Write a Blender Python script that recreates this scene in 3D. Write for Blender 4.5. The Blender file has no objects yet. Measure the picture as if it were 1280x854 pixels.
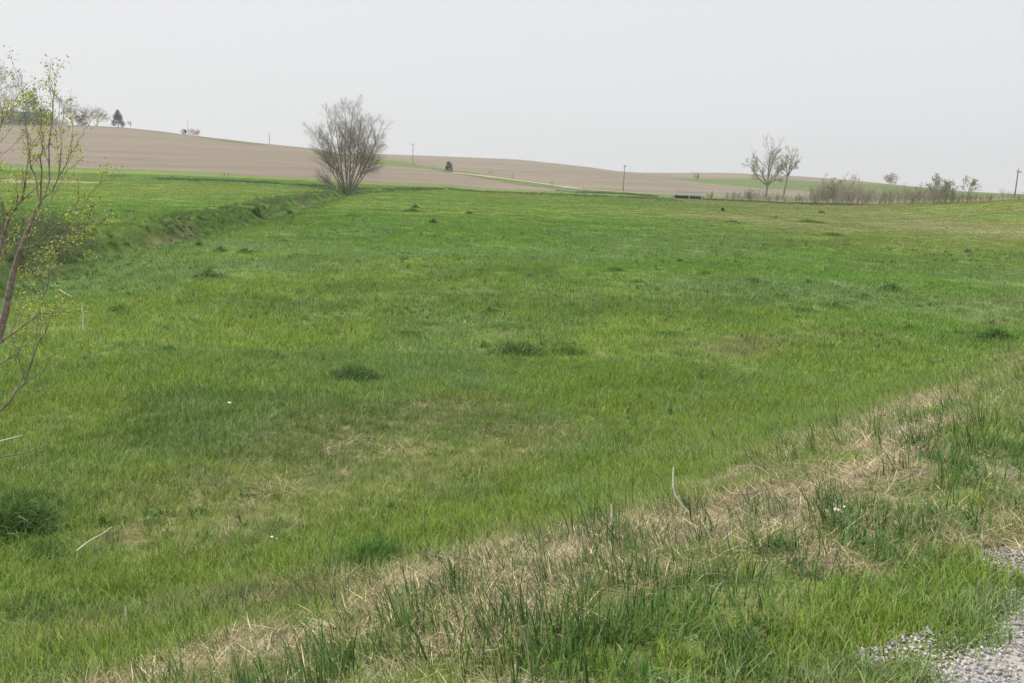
import bpy, math, random
import numpy as np
C = bpy.context.scene.collection
SC = bpy.context.scene
rng = np.random.default_rng(7)
random.seed(7)
# ------------------------------------------------------------------ camera
F = 1100.0
ROLL = math.radians(2.2)
PITCH = math.atan(199.85 / F)
CAMZ = 3.0
FW = np.array([0, math.cos(PITCH), -math.sin(PITCH)])
U0 = np.array([0, math.sin(PITCH), math.cos(PITCH)])
R0 = np.array([1.0, 0, 0])
RT = R0 * math.cos(ROLL) + U0 * math.sin(ROLL)
UP = -R0 * math.sin(ROLL) + U0 * math.cos(ROLL)
from mathutils import Matrix, Vector, Quaternion
cam = bpy.data.cameras.new('camera')
co = bpy.data.objects.new('camera', cam)
C.objects.link(co)
co.matrix_world = Matrix(((RT[0], UP[0], -FW[0], 0), (RT[1], UP[1], -FW[1], 0), (RT[2], UP[2], -FW[2], CAMZ), (0, 0, 0, 1)))
cam.sensor_width = 36
cam.lens = 36 * F / 1280
cam.clip_end = 12000
cam.clip_start = 0.05
SC.camera = co
# ------------------------------------------------------------------ light
SUN_EL, SUN_AZ = math.radians(52), math.radians(-68)      # azimuth from +Y, negative = left
w = bpy.data.worlds.new('World')
SC.world = w
w.use_nodes = True
nt = w.node_tree
nt.nodes.clear()
sky = nt.nodes.new('ShaderNodeTexSky')
sky.sky_type = 'NISHITA'
sky.sun_disc = False
sky.sun_elevation = SUN_EL
sky.sun_rotation = SUN_AZ
sky.dust_density = 7
sky.air_density = 1.2
bg = nt.nodes.new('ShaderNodeBackground')
bg.inputs['Strength'].default_value = 0.1
veil = nt.nodes.new('ShaderNodeMix')                       # the high white haze that hides the blue
veil.data_type = 'RGBA'
veil.inputs['Factor'].default_value = 0.92
veil.inputs['B'].default_value = (8.5, 8.66, 8.85, 1)
nt.links.new(sky.outputs[0], veil.inputs['A'])
nt.links.new(veil.outputs['Result'], bg.inputs['Color'])
wo = nt.nodes.new('ShaderNodeOutputWorld')
nt.links.new(bg.outputs[0], wo.inputs[0])
sd = bpy.data.lights.new('sun', 'SUN')
sd.energy = 3.9
sd.angle = math.radians(3)
sd.color = (1.0, 0.955, 0.88)
so = bpy.data.objects.new('sun', sd)
C.objects.link(so)
sdir = Vector((math.sin(SUN_AZ) * math.cos(SUN_EL), math.cos(SUN_AZ) * math.cos(SUN_EL), math.sin(SUN_EL)))
so.rotation_euler = sdir.to_track_quat('Z', 'Y').to_euler()
so.location = (0, 0, 60)
vs = SC.view_settings
vs.view_transform = 'Standard'
vs.look = 'None'
vs.exposure = 0
vs.gamma = 1
SC.cycles.max_bounces = 6
SC.cycles.transparent_max_bounces = 8


# ------------------------------------------------------------------ numpy helpers
def _hash(ix, iy, s):
    h = (ix.astype(np.int64) * 374761393 + iy.astype(np.int64) * 668265263 + s * 974634777) & 0xffffffff
    h = ((h ^ (h >> 13)) * 1274126177) & 0xffffffff
    return ((h ^ (h >> 16)) & 0xffff) / 65535.0


def vnoise(x, y, s=0):
    x = np.asarray(x, float); y = np.asarray(y, float)
    ix = np.floor(x); iy = np.floor(y)
    fx = x - ix; fy = y - iy
    fx = fx * fx * (3 - 2 * fx); fy = fy * fy * (3 - 2 * fy)
    ix = ix.astype(np.int64); iy = iy.astype(np.int64)
    a = _hash(ix, iy, s); b = _hash(ix + 1, iy, s); c = _hash(ix, iy + 1, s); d = _hash(ix + 1, iy + 1, s)
    return (a + (b - a) * fx) * (1 - fy) + (c + (d - c) * fx) * fy


def fbm(x, y, s=0, o=4):
    v = 0; a = 0.5; t = 0
    for k in range(o):
        v = v + a * vnoise(x * 2 ** k + 17.3 * k, y * 2 ** k - 9.1 * k, s + k); t += a; a *= 0.5
    return v / t


def sstep(a, b, x):
    t = np.clip((x - a) / (b - a), 0, 1)
    return t * t * (3 - 2 * t)


def ray(px, py):
    d = FW * F + RT * (px - 640) - UP * (py - 427)
    return d / np.linalg.norm(d)


# ------------------------------------------------------------------ terrain
AL = math.radians(46)
DV = np.array([math.sin(AL), math.cos(AL)])
NV = np.array([-math.cos(AL), math.sin(AL)])
ROADW = 6.5
DEG = math.pi / 180


def line(pts):
    """pixel outline + ground distance -> (azimuth, distance, height) of a real line on the land"""
    A, D, Z = [], [], []
    for px, py, d in pts:
        q = ray(px, py)
        h = math.hypot(q[0], q[1])
        A.append(math.atan2(q[0], q[1])); D.append(d); Z.append(CAMZ + q[2] / h * d)
    return np.array(A), np.array(D, float), np.array(Z)


L_A = line([(-300, 200, 380), (0, 204.6, 360), (100, 210, 350), (200, 213, 340), (300, 219, 320), (390, 223.5, 300), (480, 229.5, 300), (560, 231.5, 310),
            (600, 235.6, 320), (700, 239.5, 320), (720, 241, 310), (780, 243, 290), (838, 247.5, 262), (880, 249.5, 255), (940, 252, 245), (1000, 254.8, 235),
            (1060, 256, 228), (1180, 253.6, 205), (1280, 249.5, 180), (1400, 246.5, 165)])
L_C = line([(-300, 160, 600), (0, 156, 600), (100, 157, 600), (150, 159.5, 590), (200, 164.5, 575), (230, 168.5, 565), (260, 172, 555), (320, 179, 525), (390, 186, 490),
            (430, 195, 470), (475, 206, 450), (500, 208, 440), (540, 211.7, 425), (570, 217, 415), (600, 223, 395), (650, 231.5, 360), (700, 237.5, 335), (720, 240.6, 312),
            (780, 242.6, 292), (838, 247.1, 264), (880, 249.1, 257), (940, 251.6, 247), (1000, 254.4, 237), (1060, 255.6, 230), (1180, 253.2, 207), (1280, 249.2, 182), (1400, 246.3, 167)])
L_V = line([(-300, 159.7, 602), (0, 155.7, 602), (100, 156.7, 602), (150, 159.2, 592), (200, 164.2, 577), (230, 168.2, 567), (260, 171.7, 557), (320, 178.7, 527), (390, 185.7, 492),
            (430, 194, 473), (475, 199.5, 462), (500, 202, 455), (531, 207.5, 445), (570, 213.5, 430), (600, 216.8, 415), (650, 224, 385), (700, 231.5, 358), (720, 234.7, 340),
            (780, 238.5, 325), (838, 242, 300), (880, 244, 295), (940, 246.5, 290), (1000, 249, 285), (1060, 251, 280), (1180, 251, 260), (1280, 247.5, 230), (1400, 244, 220)])
L_F = line([(-300, 210, 700), (0, 205, 700), (200, 205, 690), (390, 206, 620), (475, 197.5, 600), (531, 200, 600), (600, 203, 600), (700, 211.5, 600), (780, 217.5, 590), (830, 222.5, 580),
            (850, 225, 570), (880, 229, 550), (920, 233, 520), (960, 236, 480), (1000, 238, 450), (1060, 246, 380), (1180, 249, 330), (1280, 246.8, 300), (1400, 243, 300)])
L_G = line([(-300, 210.3, 702), (0, 205.3, 702), (200, 205.3, 692), (390, 206.3, 622), (475, 197.4, 602), (531, 199.9, 602), (600, 202.9, 602), (700, 211.4, 602), (780, 217.3, 592), (830, 222.3, 582),
            (850, 222.9, 640), (880, 223.3, 680), (930, 223, 720), (970, 223, 740), (1000, 226, 740), (1060, 229, 720), (1100, 229.8, 700), (1150, 234.3, 660), (1200, 239.2, 640), (1280, 243.2, 600), (1400, 243, 600)])
L_B = line([(-300, 197, 900), (0, 195, 900), (200, 193, 900), (390, 192, 900), (480, 193, 900), (540, 195.2, 900), (600, 197.5, 900), (650, 199.7, 900), (700, 205, 880), (740, 209.5, 870), (770, 214, 860),
            (800, 216, 860), (840, 216.3, 900), (900, 216, 950), (930, 217, 950), (1000, 220.5, 900), (1060, 225, 860), (1100, 229, 820), (1150, 234, 780), (1200, 239, 740), (1250, 242, 700), (1280, 243, 680), (1400, 242.8, 680)])
LINES = [L_A, L_C, L_V, L_F, L_G, L_B]


def lat(L, th):
    thc = np.clip(th, L[0][0], L[0][-1])
    return np.interp(thc, L[0], L[1]), np.interp(thc, L[0], L[2])


# the creek that cuts the pasture on the left
def flat_pt(px, py, z=0.0):
    q = ray(px, py); t = (z - CAMZ) / q[2]
    return np.array([q[0] * t, q[1] * t])


CREEK = np.array([flat_pt(*p) for p in [(-900, 560), (-400, 420), (-60, 345), (30, 318), (110, 302), (190, 288), (260, 276), (310, 266), (360, 254), (405, 244), (440, 239.5), (560, 239), (760, 247.5), (845, 252)]])


_q = ray(858, 246); BRC = np.array([_q[0], _q[1]]) / math.hypot(_q[0], _q[1]) * 261.0
BRT = np.array([BRC[1], -BRC[0]]) / 261.0


def creek_dist(x, y):
    best = np.full(np.shape(x), 1e9); sg = np.ones(np.shape(x)); al = np.zeros(np.shape(x)); acc = 0
    for a, b in zip(CREEK[:-1], CREEK[1:]):
        e = b - a; L2 = e @ e; L = math.sqrt(L2)
        t = np.clip(((x - a[0]) * e[0] + (y - a[1]) * e[1]) / L2, 0, 1)
        dx = x - a[0] - t * e[0]; dy = y - a[1] - t * e[1]
        d = np.hypot(dx, dy)
        cr = e[0] * (y - a[1]) - e[1] * (x - a[0])
        m = d < best
        best = np.where(m, d, best); sg = np.where(m, np.sign(cr), sg); al = np.where(m, acc + t * L, al)
        acc += L
    return best * sg, al                                       # + = far (left) bank


def ground_z(x, y, fine=True):
    x = np.asarray(x, float); y = np.asarray(y, float)
    u = NV[0] * x + NV[1] * y
    r = np.hypot(x, y); th = np.arctan2(x, y)
    base = np.interp(u, [-24, -18, -ROADW - .3, 0.4, 1.1, 2.2, 3.4, 4.6, 5.8, 7.2, 9], [0, 0, 1.38, 1.4, 1.39, 1.3, 0.86, 0.33, 0.03, -0.06, 0])
    DA, ZA = lat(L_A, th)
    t = np.clip(r / DA, 0, 1)
    z = base + sstep(0.42, 1.0, t) * ZA
    s, al = creek_dist(x, y)
    wob = (fbm(al * .12, al * 0 + 3, 5) - .5) * 2.2
    s2 = s + wob
    far_w = sstep(250, 150, r)
    sz = 0.75 + 0.25 * far_w
    ed = np.exp(-(np.clip(s2, -9, 0) / 3.2) ** 2) * (s2 < 0) + np.exp(-(np.clip(s2, 0, 9) / 0.85) ** 2) * (s2 >= 0)
    lip = np.exp(-((s2 - 3.0) / 2.2) ** 2) * 0.12
    bx, by = BRC; e1 = (x - bx) * BRT[0] + (y - by) * BRT[1]; e2 = (x - bx) * BRT[1] - (y - by) * BRT[0]
    hol = np.where((np.abs(e1) < 14) & (np.abs(e2) < 30), sstep(4.6, 3.4, np.abs(e1)) * sstep(13, 8, np.abs(e2 + 3)), 0)
    z = z + (-0.85 * ed + lip) * sz * sstep(12, 26, r) * sstep(330, 240, r)
    if fine:
        off = sstep(0.9, 1.6, np.abs(u + ROADW / 2) - ROADW / 2)
        z = z + off * ((fbm(x * .22, y * .22, 11) - .5) * 0.22 + (fbm(x * 1.3, y * 1.3, 21, 3) - .5) * 0.10)
    # beyond the pasture
    n = len(LINES)
    Ds, Zs = zip(*[lat(L, th) for L in LINES])
    for k in range(n - 1):
        tt = np.clip((r - Ds[k]) / np.maximum(Ds[k + 1] - Ds[k], 1e-3), 0, 1)
        seg = Zs[k] + (Zs[k + 1] - Zs[k]) * (0.6 * tt + 0.4 * np.sin(tt * math.pi / 2))
        z = np.where(r > Ds[k], seg, z)
    z = z - 1.5 * hol
    zend = Zs[-1] - (r - Ds[-1]) * 0.03
    z = np.where(r > Ds[-1], zend, z)
    return z


def gz(x, y):
    return float(ground_z(np.array([x]), np.array([y]))[0])


def on_ground(px, py, tmax=1200):
    """where the line of sight through a photo pixel meets the land"""
    q = ray(px, py)
    t = np.geomspace(1.5, tmax, 6000)
    z = ground_z(q[0] * t, q[1] * t)
    hit = np.nonzero(CAMZ + q[2] * t <= z)[0]
    k = hit[0] if len(hit) else len(t) - 1
    return Vector((q[0] * t[k], q[1] * t[k], z[k]))


def at_dist(px, py, d):
    q = ray(px, py); h = math.hypot(q[0], q[1])
    return Vector((q[0] / h * d, q[1] / h * d, CAMZ + q[2] / h * d))


def stand(px, d):
    """point of the land at ground distance d in the direction of photo column px"""
    q = ray(px, 230); h = math.hypot(q[0], q[1])
    x, y = q[0] / h * d, q[1] / h * d
    return Vector((x, y, gz(x, y)))


def px_at(d):
    return d / F                                                # metres per photo pixel at distance d


# colour of the ground cover (plant colours per place, brightened nearby to offset blade shading)
GREEN = np.array([0.124, 0.238, 0.031]); DEEP = np.array([0.068, 0.148, 0.024]); YEL = np.array([0.190, 0.272, 0.042])
DULL = np.array([0.205, 0.235, 0.075]); STRAW = np.array([0.44, 0.37, 0.24]); SOIL = np.array([0.17, 0.125, 0.085]); COOL = np.array([0.155, 0.248, 0.082])
NEARB = 1.2


def mixc(a, b, t):
    t = np.asarray(t)[..., None]
    return a * (1 - t) + b * t


def straw_amount(x, y):
    u = NV[0] * x + NV[1] * y; v = DV[0] * x + DV[1] * y
    nz = fbm(u * 1.1, v * .45, 31, 4); n2 = fbm(u * .9 + 9, v * .55, 37, 4); n3 = fbm(x * 2.1, y * 2.1, 39, 3)
    main = sstep(1.3, 2.6, u + (nz - .5) * 2.4) * sstep(5.3, 3.2, u - .7 * sstep(4.5, 2, v) + (n2 - .5) * 3.6)
    main = main * np.interp(u, [1.3, 2.4, 3.2], [.68, .85, 1]) * (0.34 + 1.0 * sstep(.34, .60, nz * .55 + n3 * .45)) * np.interp(v, [1, 4, 9, 20], [1, .95, .8, .6])
    sh = sstep(.44, .62, fbm(x * 1.2, y * 1.2, 41, 3)) * sstep(2.6, 1.6, u) * sstep(.8, 1.2, u) * 0.7
    th = sstep(.50, .72, fbm(u * .55, v * .28, 43, 4)) * sstep(5.6, 6.9, u) * sstep(10.4, 8.2, u) * 0.36
    return np.clip(main + sh + th, 0, 1) * sstep(60, 25, np.hypot(x, y)), th


def tint(x, y, ground=False):
    x = np.asarray(x, float); y = np.asarray(y, float)
    u = NV[0] * x + NV[1] * y; r = np.hypot(x, y); th = np.arctan2(x, y)
    a = fbm(x * .035, y * .035, 51, 4); b = fbm(x * .28, y * .28, 55, 4); c = fbm(x * 1.7, y * 1.7, 59, 3); e = fbm(x * .11, y * .11, 77, 3)
    col = mixc(GREEN, YEL, sstep(.34, .62, a * .6 + b * .4))
    col = mixc(col, DEEP, sstep(.54, .72, b) * .55)
    col = mixc(col, COOL, np.clip(sstep(.50, .72, c) * .4 + sstep(.50, .68, e) * .6 * sstep(8, 13, r) * sstep(75, 35, r), 0, 1))
    dd = mixc(DULL, STRAW * .8, 0.35 * sstep(.4, .7, fbm(x * .09, y * .05, 66, 4)))
    right = sstep(-0.02, 0.40, th) * sstep(30, 120, r)
    patch = sstep(.36, .62, fbm(x * .05, y * .03, 61, 4))
    col = mixc(col, dd, right * (0.35 + .6 * patch))
    streak = sstep(.50, .70, fbm(x * .045 + 3, y * .03, 63, 4)) * sstep(35, 90, r)
    col = mixc(col, dd, streak * .45)
    col = mixc(col, YEL * 1.05, sstep(.45, .65, fbm(x * .02 + 4, y * .02, 69, 3)) * sstep(50, 80, r) * .5)
    s, al = creek_dist(x, y)
    ck = np.exp(-((s - 0.6) / 1.7) ** 2) * sstep(12, 26, r) * sstep(330, 240, r)
    col = mixc(col, DEEP * .85, ck * .6 * sstep(-3.5, -1, s))
    soil = .6 * sstep(.56, .70, fbm(al * .16, s * .5, 71, 3)) * np.exp(-((s - .5) / .75) ** 2) * sstep(12, 26, r) * sstep(230, 180, r)
    col = mixc(col, mixc(SOIL, STRAW, .35 + 0 * x), np.clip(soil * 1.2, 0, .9))
    col = mixc(col, np.array([.175, .245, .10]), sstep(2.3, 1.3, u) * sstep(25, 12, r) * .6 * sstep(.35, .6, fbm(x * 1.9, y * 1.9, 153, 3)))
    st, thatch = straw_amount(x, y)
    col = mixc(col, STRAW * .62, np.clip(st * (.95 if ground else .5), 0, 1))
    bare = sstep(.62, .72, fbm(x * .9, y * .9, 73, 3)) * thatch * 1.6
    col = mixc(col, SOIL, np.clip(bare, 0, .8))
    hill = np.array([.125, .185, .060]) * (.8 + .4 * fbm(x * .01, y * .01, 87, 4))[..., None]
    col = mixc(col, hill, sstep(255, 330, r) * .8)
    col = col * np.interp(r, [30, 75], [NEARB, 1.0])[..., None]  # nearer tint raised to make up for light lost between dense blades
    return np.clip(col, 0.01, 1)


# ------------------------------------------------------------------ materials
def new_mat(name):
    m = bpy.data.materials.new(name); m.use_nodes = True
    return m, m.node_tree, m.node_tree.nodes['Principled BSDF']


def N(t, typ, **kw):
    n = t.nodes.new(typ)
    for k, v in kw.items():
        setattr(n, k, v)
    return n


def noise(t, scale, detail=6, rough=.6, vec=None):
    n = N(t, 'ShaderNodeTexNoise'); n.inputs['Scale'].default_value = scale; n.inputs['Detail'].default_value = detail; n.inputs['Roughness'].default_value = rough
    if vec: t.links.new(vec, n.inputs['Vector'])
    return n


def maprange(t, src, a, b, c, d):
    m = N(t, 'ShaderNodeMapRange'); m.inputs[1].default_value = a; m.inputs[2].default_value = b; m.inputs[3].default_value = c; m.inputs[4].default_value = d
    t.links.new(src, m.inputs[0]); return m.outputs[0]


def mulcol(t, col, val):
    v = N(t, 'ShaderNodeVectorMath', operation='SCALE')
    t.links.new(col, v.inputs[0]); t.links.new(val, v.inputs['Scale'])
    return v.outputs[0]


def blade_mat(name, kind, attr=True, colour=(.1, .2, .03), transl=.35, rough=.5, dead=0.0):
    """grass: colour = tint of the place (or own colour) x per-blade variation"""
    m, t, p = new_mat(name)
    if attr:
        a = N(t, 'ShaderNodeAttribute', attribute_name='tint', attribute_type=kind); col = a.outputs['Color']
    else:
        a = N(t, 'ShaderNodeRGB'); a.outputs[0].default_value = (*colour, 1); col = a.outputs[0]
    b = N(t, 'ShaderNodeAttribute', attribute_name='bl', attribute_type='GEOMETRY')
    s = N(t, 'ShaderNodeSeparateColor'); t.links.new(b.outputs['Color'], s.inputs[0])
    mx = N(t, 'ShaderNodeMix', data_type='RGBA')                # some blades are dead and pale
    mx.inputs['B'].default_value = (.50, .47, .31, 1)
    dd = maprange(t, s.outputs[2], 1 - dead - .02, 1 - dead + .02, 0, .85)
    if dead <= 0:
        dd = maprange(t, s.outputs[2], 2, 3, 0, 0)
    t.links.new(dd, mx.inputs['Factor'])
    t.links.new(mulcol(t, col, maprange(t, s.outputs[0], 0, 1, .42, 1.62)), mx.inputs['A'])
    out = mx.outputs['Result']
    t.links.new(out, p.inputs['Base Color'])
    p.inputs['Roughness'].default_value = rough
    p.inputs['Specular IOR Level'].default_value = .35
    if transl:
        tr = N(t, 'ShaderNodeBsdfTranslucent'); t.links.new(mulcol(t, out, maprange(t, s.outputs[1], 0, 1, 1.1, 1.3)), tr.inputs[0])
        ms = N(t, 'ShaderNodeMixShader'); ms.inputs[0].default_value = transl
        t.links.new(p.outputs[0], ms.inputs[1]); t.links.new(tr.outputs[0], ms.inputs[2])
        t.links.new(ms.outputs[0], t.nodes['Material Output'].inputs[0])
    return m


def ground_mat():
    m, t, p = new_mat('pasture sward')
    a = N(t, 'ShaderNodeAttribute', attribute_name='tint', attribute_type='GEOMETRY')
    g = N(t, 'ShaderNodeNewGeometry')
    l = N(t, 'ShaderNodeVectorMath', operation='LENGTH'); t.links.new(g.outputs['Position'], l.inputs[0])
    n1 = noise(t, 3.0, 8, .7, g.outputs['Position']); n2 = noise(t, .5, 6, .65, g.outputs['Position']); n3 = noise(t, .09, 5, .6, g.outputs['Position'])
    thatch = N(t, 'ShaderNodeMix', data_type='RGBA'); thatch.inputs['A'].default_value = (.10, .085, .05, 1); thatch.inputs['B'].default_value = (.22, .19, .11, 1)
    t.links.new(n1.outputs[0], thatch.inputs['Factor'])
    mx = N(t, 'ShaderNodeMix', data_type='RGBA')
    t.links.new(maprange(t, l.outputs['Value'], 6, 60, .45, .92), mx.inputs['Factor'])
    t.links.new(thatch.outputs['Result'], mx.inputs['A'])
    v = mulcol(t, a.outputs['Color'], maprange(t, n1.outputs[0], .3, .7, .7, 1.2))
    v = mulcol(t, v, maprange(t, n2.outputs[0], .3, .7, .8, 1.15))
    v = mulcol(t, v, maprange(t, n3.outputs[0], .3, .7, .85, 1.12))
    t.links.new(v, mx.inputs['B'])
    t.links.new(mx.outputs['Result'], p.inputs['Base Color'])
    p.inputs['Roughness'].default_value = .95; p.inputs['Specular IOR Level'].default_value = .1
    bp = N(t, 'ShaderNodeBump'); bp.inputs['Strength'].default_value = .5; bp.inputs['Distance'].default_value = .08
    t.links.new(n1.outputs[0], bp.inputs['Height']); t.links.new(bp.outputs[0], p.inputs['Normal'])
    return m


def plough_mat(name, a, b, c, rowdir):
    m, t, p = new_mat(name)
    g = N(t, 'ShaderNodeNewGeometry')
    mp = N(t, 'ShaderNodeMapping'); mp.inputs['Rotation'].default_value = (0, 0, rowdir); mp.inputs['Scale'].default_value = (.05, .35, 1)
    t.links.new(g.outputs['Position'], mp.inputs['Vector'])
    rows = noise(t, 1.0, 5, .6, mp.outputs[0])
    mp2 = N(t, 'ShaderNodeMapping'); mp2.inputs['Rotation'].default_value = (0, 0, rowdir + .05); mp2.inputs['Scale'].default_value = (.012, .022, 1)
    t.links.new(g.outputs['Position'], mp2.inputs['Vector'])
    broad = noise(t, 1.0, 4, .55, mp2.outputs[0])
    clod = noise(t, .8, 8, .75, g.outputs['Position'])
    r = N(t, 'ShaderNodeValToRGB'); r.color_ramp.elements[0].position = .28; r.color_ramp.elements[0].color = (*a, 1)
    r.color_ramp.elements[1].position = .72; r.color_ramp.elements[1].color = (*c, 1)
    e = r.color_ramp.elements.new(.5); e.color = (*b, 1)
    t.links.new(broad.outputs[0], r.inputs[0])
    v = mulcol(t, r.outputs[0], maprange(t, rows.outputs[0], .35, .65, .965, 1.03))
    v = mulcol(t, v, maprange(t, clod.outputs[0], .3, .7, .86, 1.12))
    t.links.new(v, p.inputs['Base Color'])
    p.inputs['Roughness'].default_value = 1; p.inputs['Specular IOR Level'].default_value = .05
    bp = N(t, 'ShaderNodeBump'); bp.inputs['Strength'].default_value = .6; bp.inputs['Distance'].default_value = .15
    t.links.new(clod.outputs[0], bp.inputs['Height']); t.links.new(bp.outputs[0], p.inputs['Normal'])
    return m


def simple(name, col, rough=.8, var=.25, scale=8., spec=.2, dark=None):
    m, t, p = new_mat(name)
    tc = N(t, 'ShaderNodeTexCoord'); n = noise(t, scale, 6, .65, tc.outputs['Object'])
    r = N(t, 'ShaderNodeMix', data_type='RGBA')
    r.inputs['A'].default_value = (*(dark or [c * (1 - var) for c in col]), 1); r.inputs['B'].default_value = (*[min(1, c * (1 + var)) for c in col], 1)
    t.links.new(maprange(t, n.outputs[0], .35, .65, 0, 1), r.inputs['Factor'])
    t.links.new(r.outputs['Result'], p.inputs['Base Color'])
    p.inputs['Roughness'].default_value = rough; p.inputs['Specular IOR Level'].default_value = spec
    bp = N(t, 'ShaderNodeBump'); bp.inputs['Strength'].default_value = .3; bp.inputs['Distance'].default_value = .01
    t.links.new(n.outputs[0], bp.inputs['Height']); t.links.new(bp.outputs[0], p.inputs['Normal'])
    return m


M = {}
M['ground'] = ground_mat()
M['inst'] = blade_mat('meadow blades', 'INSTANCER', True, dead=.07, transl=.4)
M['geo'] = blade_mat('tuft blades', 'GEOMETRY', True, dead=.02)
M['tall'] = blade_mat('tall coarse blades', 'INSTANCER', True, transl=.3, rough=.45, dead=.04)
M['deadg'] = blade_mat('dead straw', 'INSTANCER', True, transl=.15, rough=.7)
M['plough_a'] = plough_mat('tilled brown soil', (.195, .165, .125), (.232, .197, .15), (.27, .23, .178), -.25)
M['plough_b'] = plough_mat('pale tilled soil', (.20, .172, .132), (.24, .205, .158), (.275, .237, .185), .35)
M['bark'] = simple('grey bark', (.24, .22, .195), .9, .35, 6)
M['twig'] = simple('grey brown twigs', (.30, .255, .215), .9, .2, 3)
M['sapbark'] = simple('sapling bark', (.21, .175, .15), .75, .45, 30)
M['brushtwig'] = simple('reddish brush twigs', (.37, .32, .27), .9, .2, 1)
M['brushgrey'] = simple('grey brush twigs', (.33, .30, .245), .9, .2, 1)
M['leafy'] = blade_mat('young leaves', 'GEOMETRY', False, (.34, .38, .075), .45, .5)
M['leafpale'] = blade_mat('pale bud leaves', 'GEOMETRY', False, (.21, .24, .11), .3, .6)
M['leafdark'] = blade_mat('evergreen needles', 'GEOMETRY', False, (.035, .06, .03), .1, .6)
M['leafmid'] = blade_mat('mid green leaves', 'GEOMETRY', False, (.10, .17, .045), .3, .6)
M['pink'] = blade_mat('reddish bud leaves', 'GEOMETRY', False, (.27, .19, .17), .2, .7)
M['wood'] = simple('weathered pole wood', (.17, .14, .115), .9, .3, 2)
M['white'] = simple('white paint', (.72, .72, .70), .6, .08, 2)
M['concrete'] = simple('concrete', (.42, .41, .38), .85, .12, 1.5)
M['roof'] = simple('dark grey roof', (.10, .10, .11), .7, .2, .8)
M['wall'] = simple('grey siding', (.24, .24, .25), .8, .1, .5)
M['glass'] = simple('dark window', (.03, .035, .04), .1, .1, 1, .5)
M['steel'] = simple('pale galvanised rail', (.55, .55, .54), .5, .1, 3, .4)
M['straw'] = simple('bleached stalk', (.74, .70, .62), .7, .15, 20)
M['dirt'] = simple('pale bare dirt', (.36, .30, .23), .95, .15, .4)
M['shade'] = simple('girder with painted shade', (.022, .022, .024), .9, .2, 1)  # near-black: the shade under the bridge deck is put into this colour
M['wire'] = simple('dark wire', (.12, .12, .12), .6, .1, 1)


def stone_mat(name, base):
    m, t, p = new_mat(name)
    g = N(t, 'ShaderNodeNewGeometry'); o = N(t, 'ShaderNodeObjectInfo')
    n = noise(t, 60, 4, .6, g.outputs['Position']); n2 = noise(t, 2.2, 4, .6, g.outputs['Position'])
    if base == 'inst':
        a = N(t, 'ShaderNodeAttribute', attribute_name='tint', attribute_type='INSTANCER'); col = a.outputs['Color']
    else:
        a = N(t, 'ShaderNodeRGB'); a.outputs[0].default_value = (*base, 1); col = a.outputs[0]
    v = mulcol(t, col, maprange(t, n.outputs[0], .3, .7, .75, 1.15))
    v = mulcol(t, v, maprange(t, n2.outputs[0], .3, .7, .88, 1.08))
    t.links.new(v, p.inputs['Base Color']); p.inputs['Roughness'].default_value = .9; p.inputs['Specular IOR Level'].default_value = .2
    bp = N(t, 'ShaderNodeBump'); bp.inputs['Strength'].default_value = .7; bp.inputs['Distance'].default_value = .008
    t.links.new(n.outputs[0], bp.inputs['Height']); t.links.new(bp.outputs[0], p.inputs['Normal'])
    return m


M['stone'] = stone_mat('limestone chips', 'inst')
M['gravelbed'] = stone_mat('limestone dust', (.40, .38, .36))


# ------------------------------------------------------------------ mesh helpers
def mesh_np(name, V, quads=None, tris=None):
    me = bpy.data.meshes.new(name)
    nq = 0 if quads is None else len(quads); ntr = 0 if tris is None else len(tris)
    me.vertices.add(len(V)); me.vertices.foreach_set('co', np.asarray(V, np.float32).ravel())
    loops = []; starts = []; tot = []
    if nq:
        loops.append(np.asarray(quads, np.int32).ravel()); starts.append(np.arange(nq) * 4); tot.append(np.full(nq, 4))
    if ntr:
        loops.append(np.asarray(tris, np.int32).ravel()); starts.append(nq * 4 + np.arange(ntr) * 3); tot.append(np.full(ntr, 3))
    if loops:
        lp = np.concatenate(loops)
        me.loops.add(len(lp)); me.loops.foreach_set('vertex_index', lp)
        me.polygons.add(nq + ntr)
        me.polygons.foreach_set('loop_start', np.concatenate(starts).astype(np.int32))
        me.polygons.foreach_set('loop_total', np.concatenate(tot).astype(np.int32))
    me.update(calc_edges=True)
    return me


def col_attr(me, name, arr):
    a = me.attributes.new(name, 'FLOAT_COLOR', 'POINT')
    rgba = np.ones((len(arr), 4), np.float32); rgba[:, :3] = arr
    a.data.foreach_set('color', rgba.ravel())


def link(name, me, mat=None, parent=None, smooth=False):
    o = bpy.data.objects.new(name, me); C.objects.link(o)
    if mat is not None and not me.materials:
        for m_ in (mat if isinstance(mat, (list, tuple)) else [mat]):
            me.materials.append(m_)
    if smooth:
        me.polygons.foreach_set('use_smooth', np.ones(len(me.polygons), bool))
    if parent: o.parent = parent
    return o


def empty(name, loc):
    o = bpy.data.objects.new(name, None); C.objects.link(o); o.location = loc
    o.empty_display_size = .3
    return o


def tag(o, label=None, cat=None, group=None, kind=None):
    if label: o['label'] = label
    if cat: o['category'] = cat
    if group: o['group'] = group
    if kind: o['kind'] = kind
    return o


# ------------------------------------------------------------------ the land
th_in = np.arange(-34, 34.01, .14) * DEG
th_out = np.concatenate([np.arange(-180, -34, 3.0), np.arange(-34.0 + 71, 180, 3.0)]) * DEG
TH = np.concatenate([np.arange(-178, -36, 2.0) * DEG, th_in, np.arange(36, 182.1, 2.0) * DEG])


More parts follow.
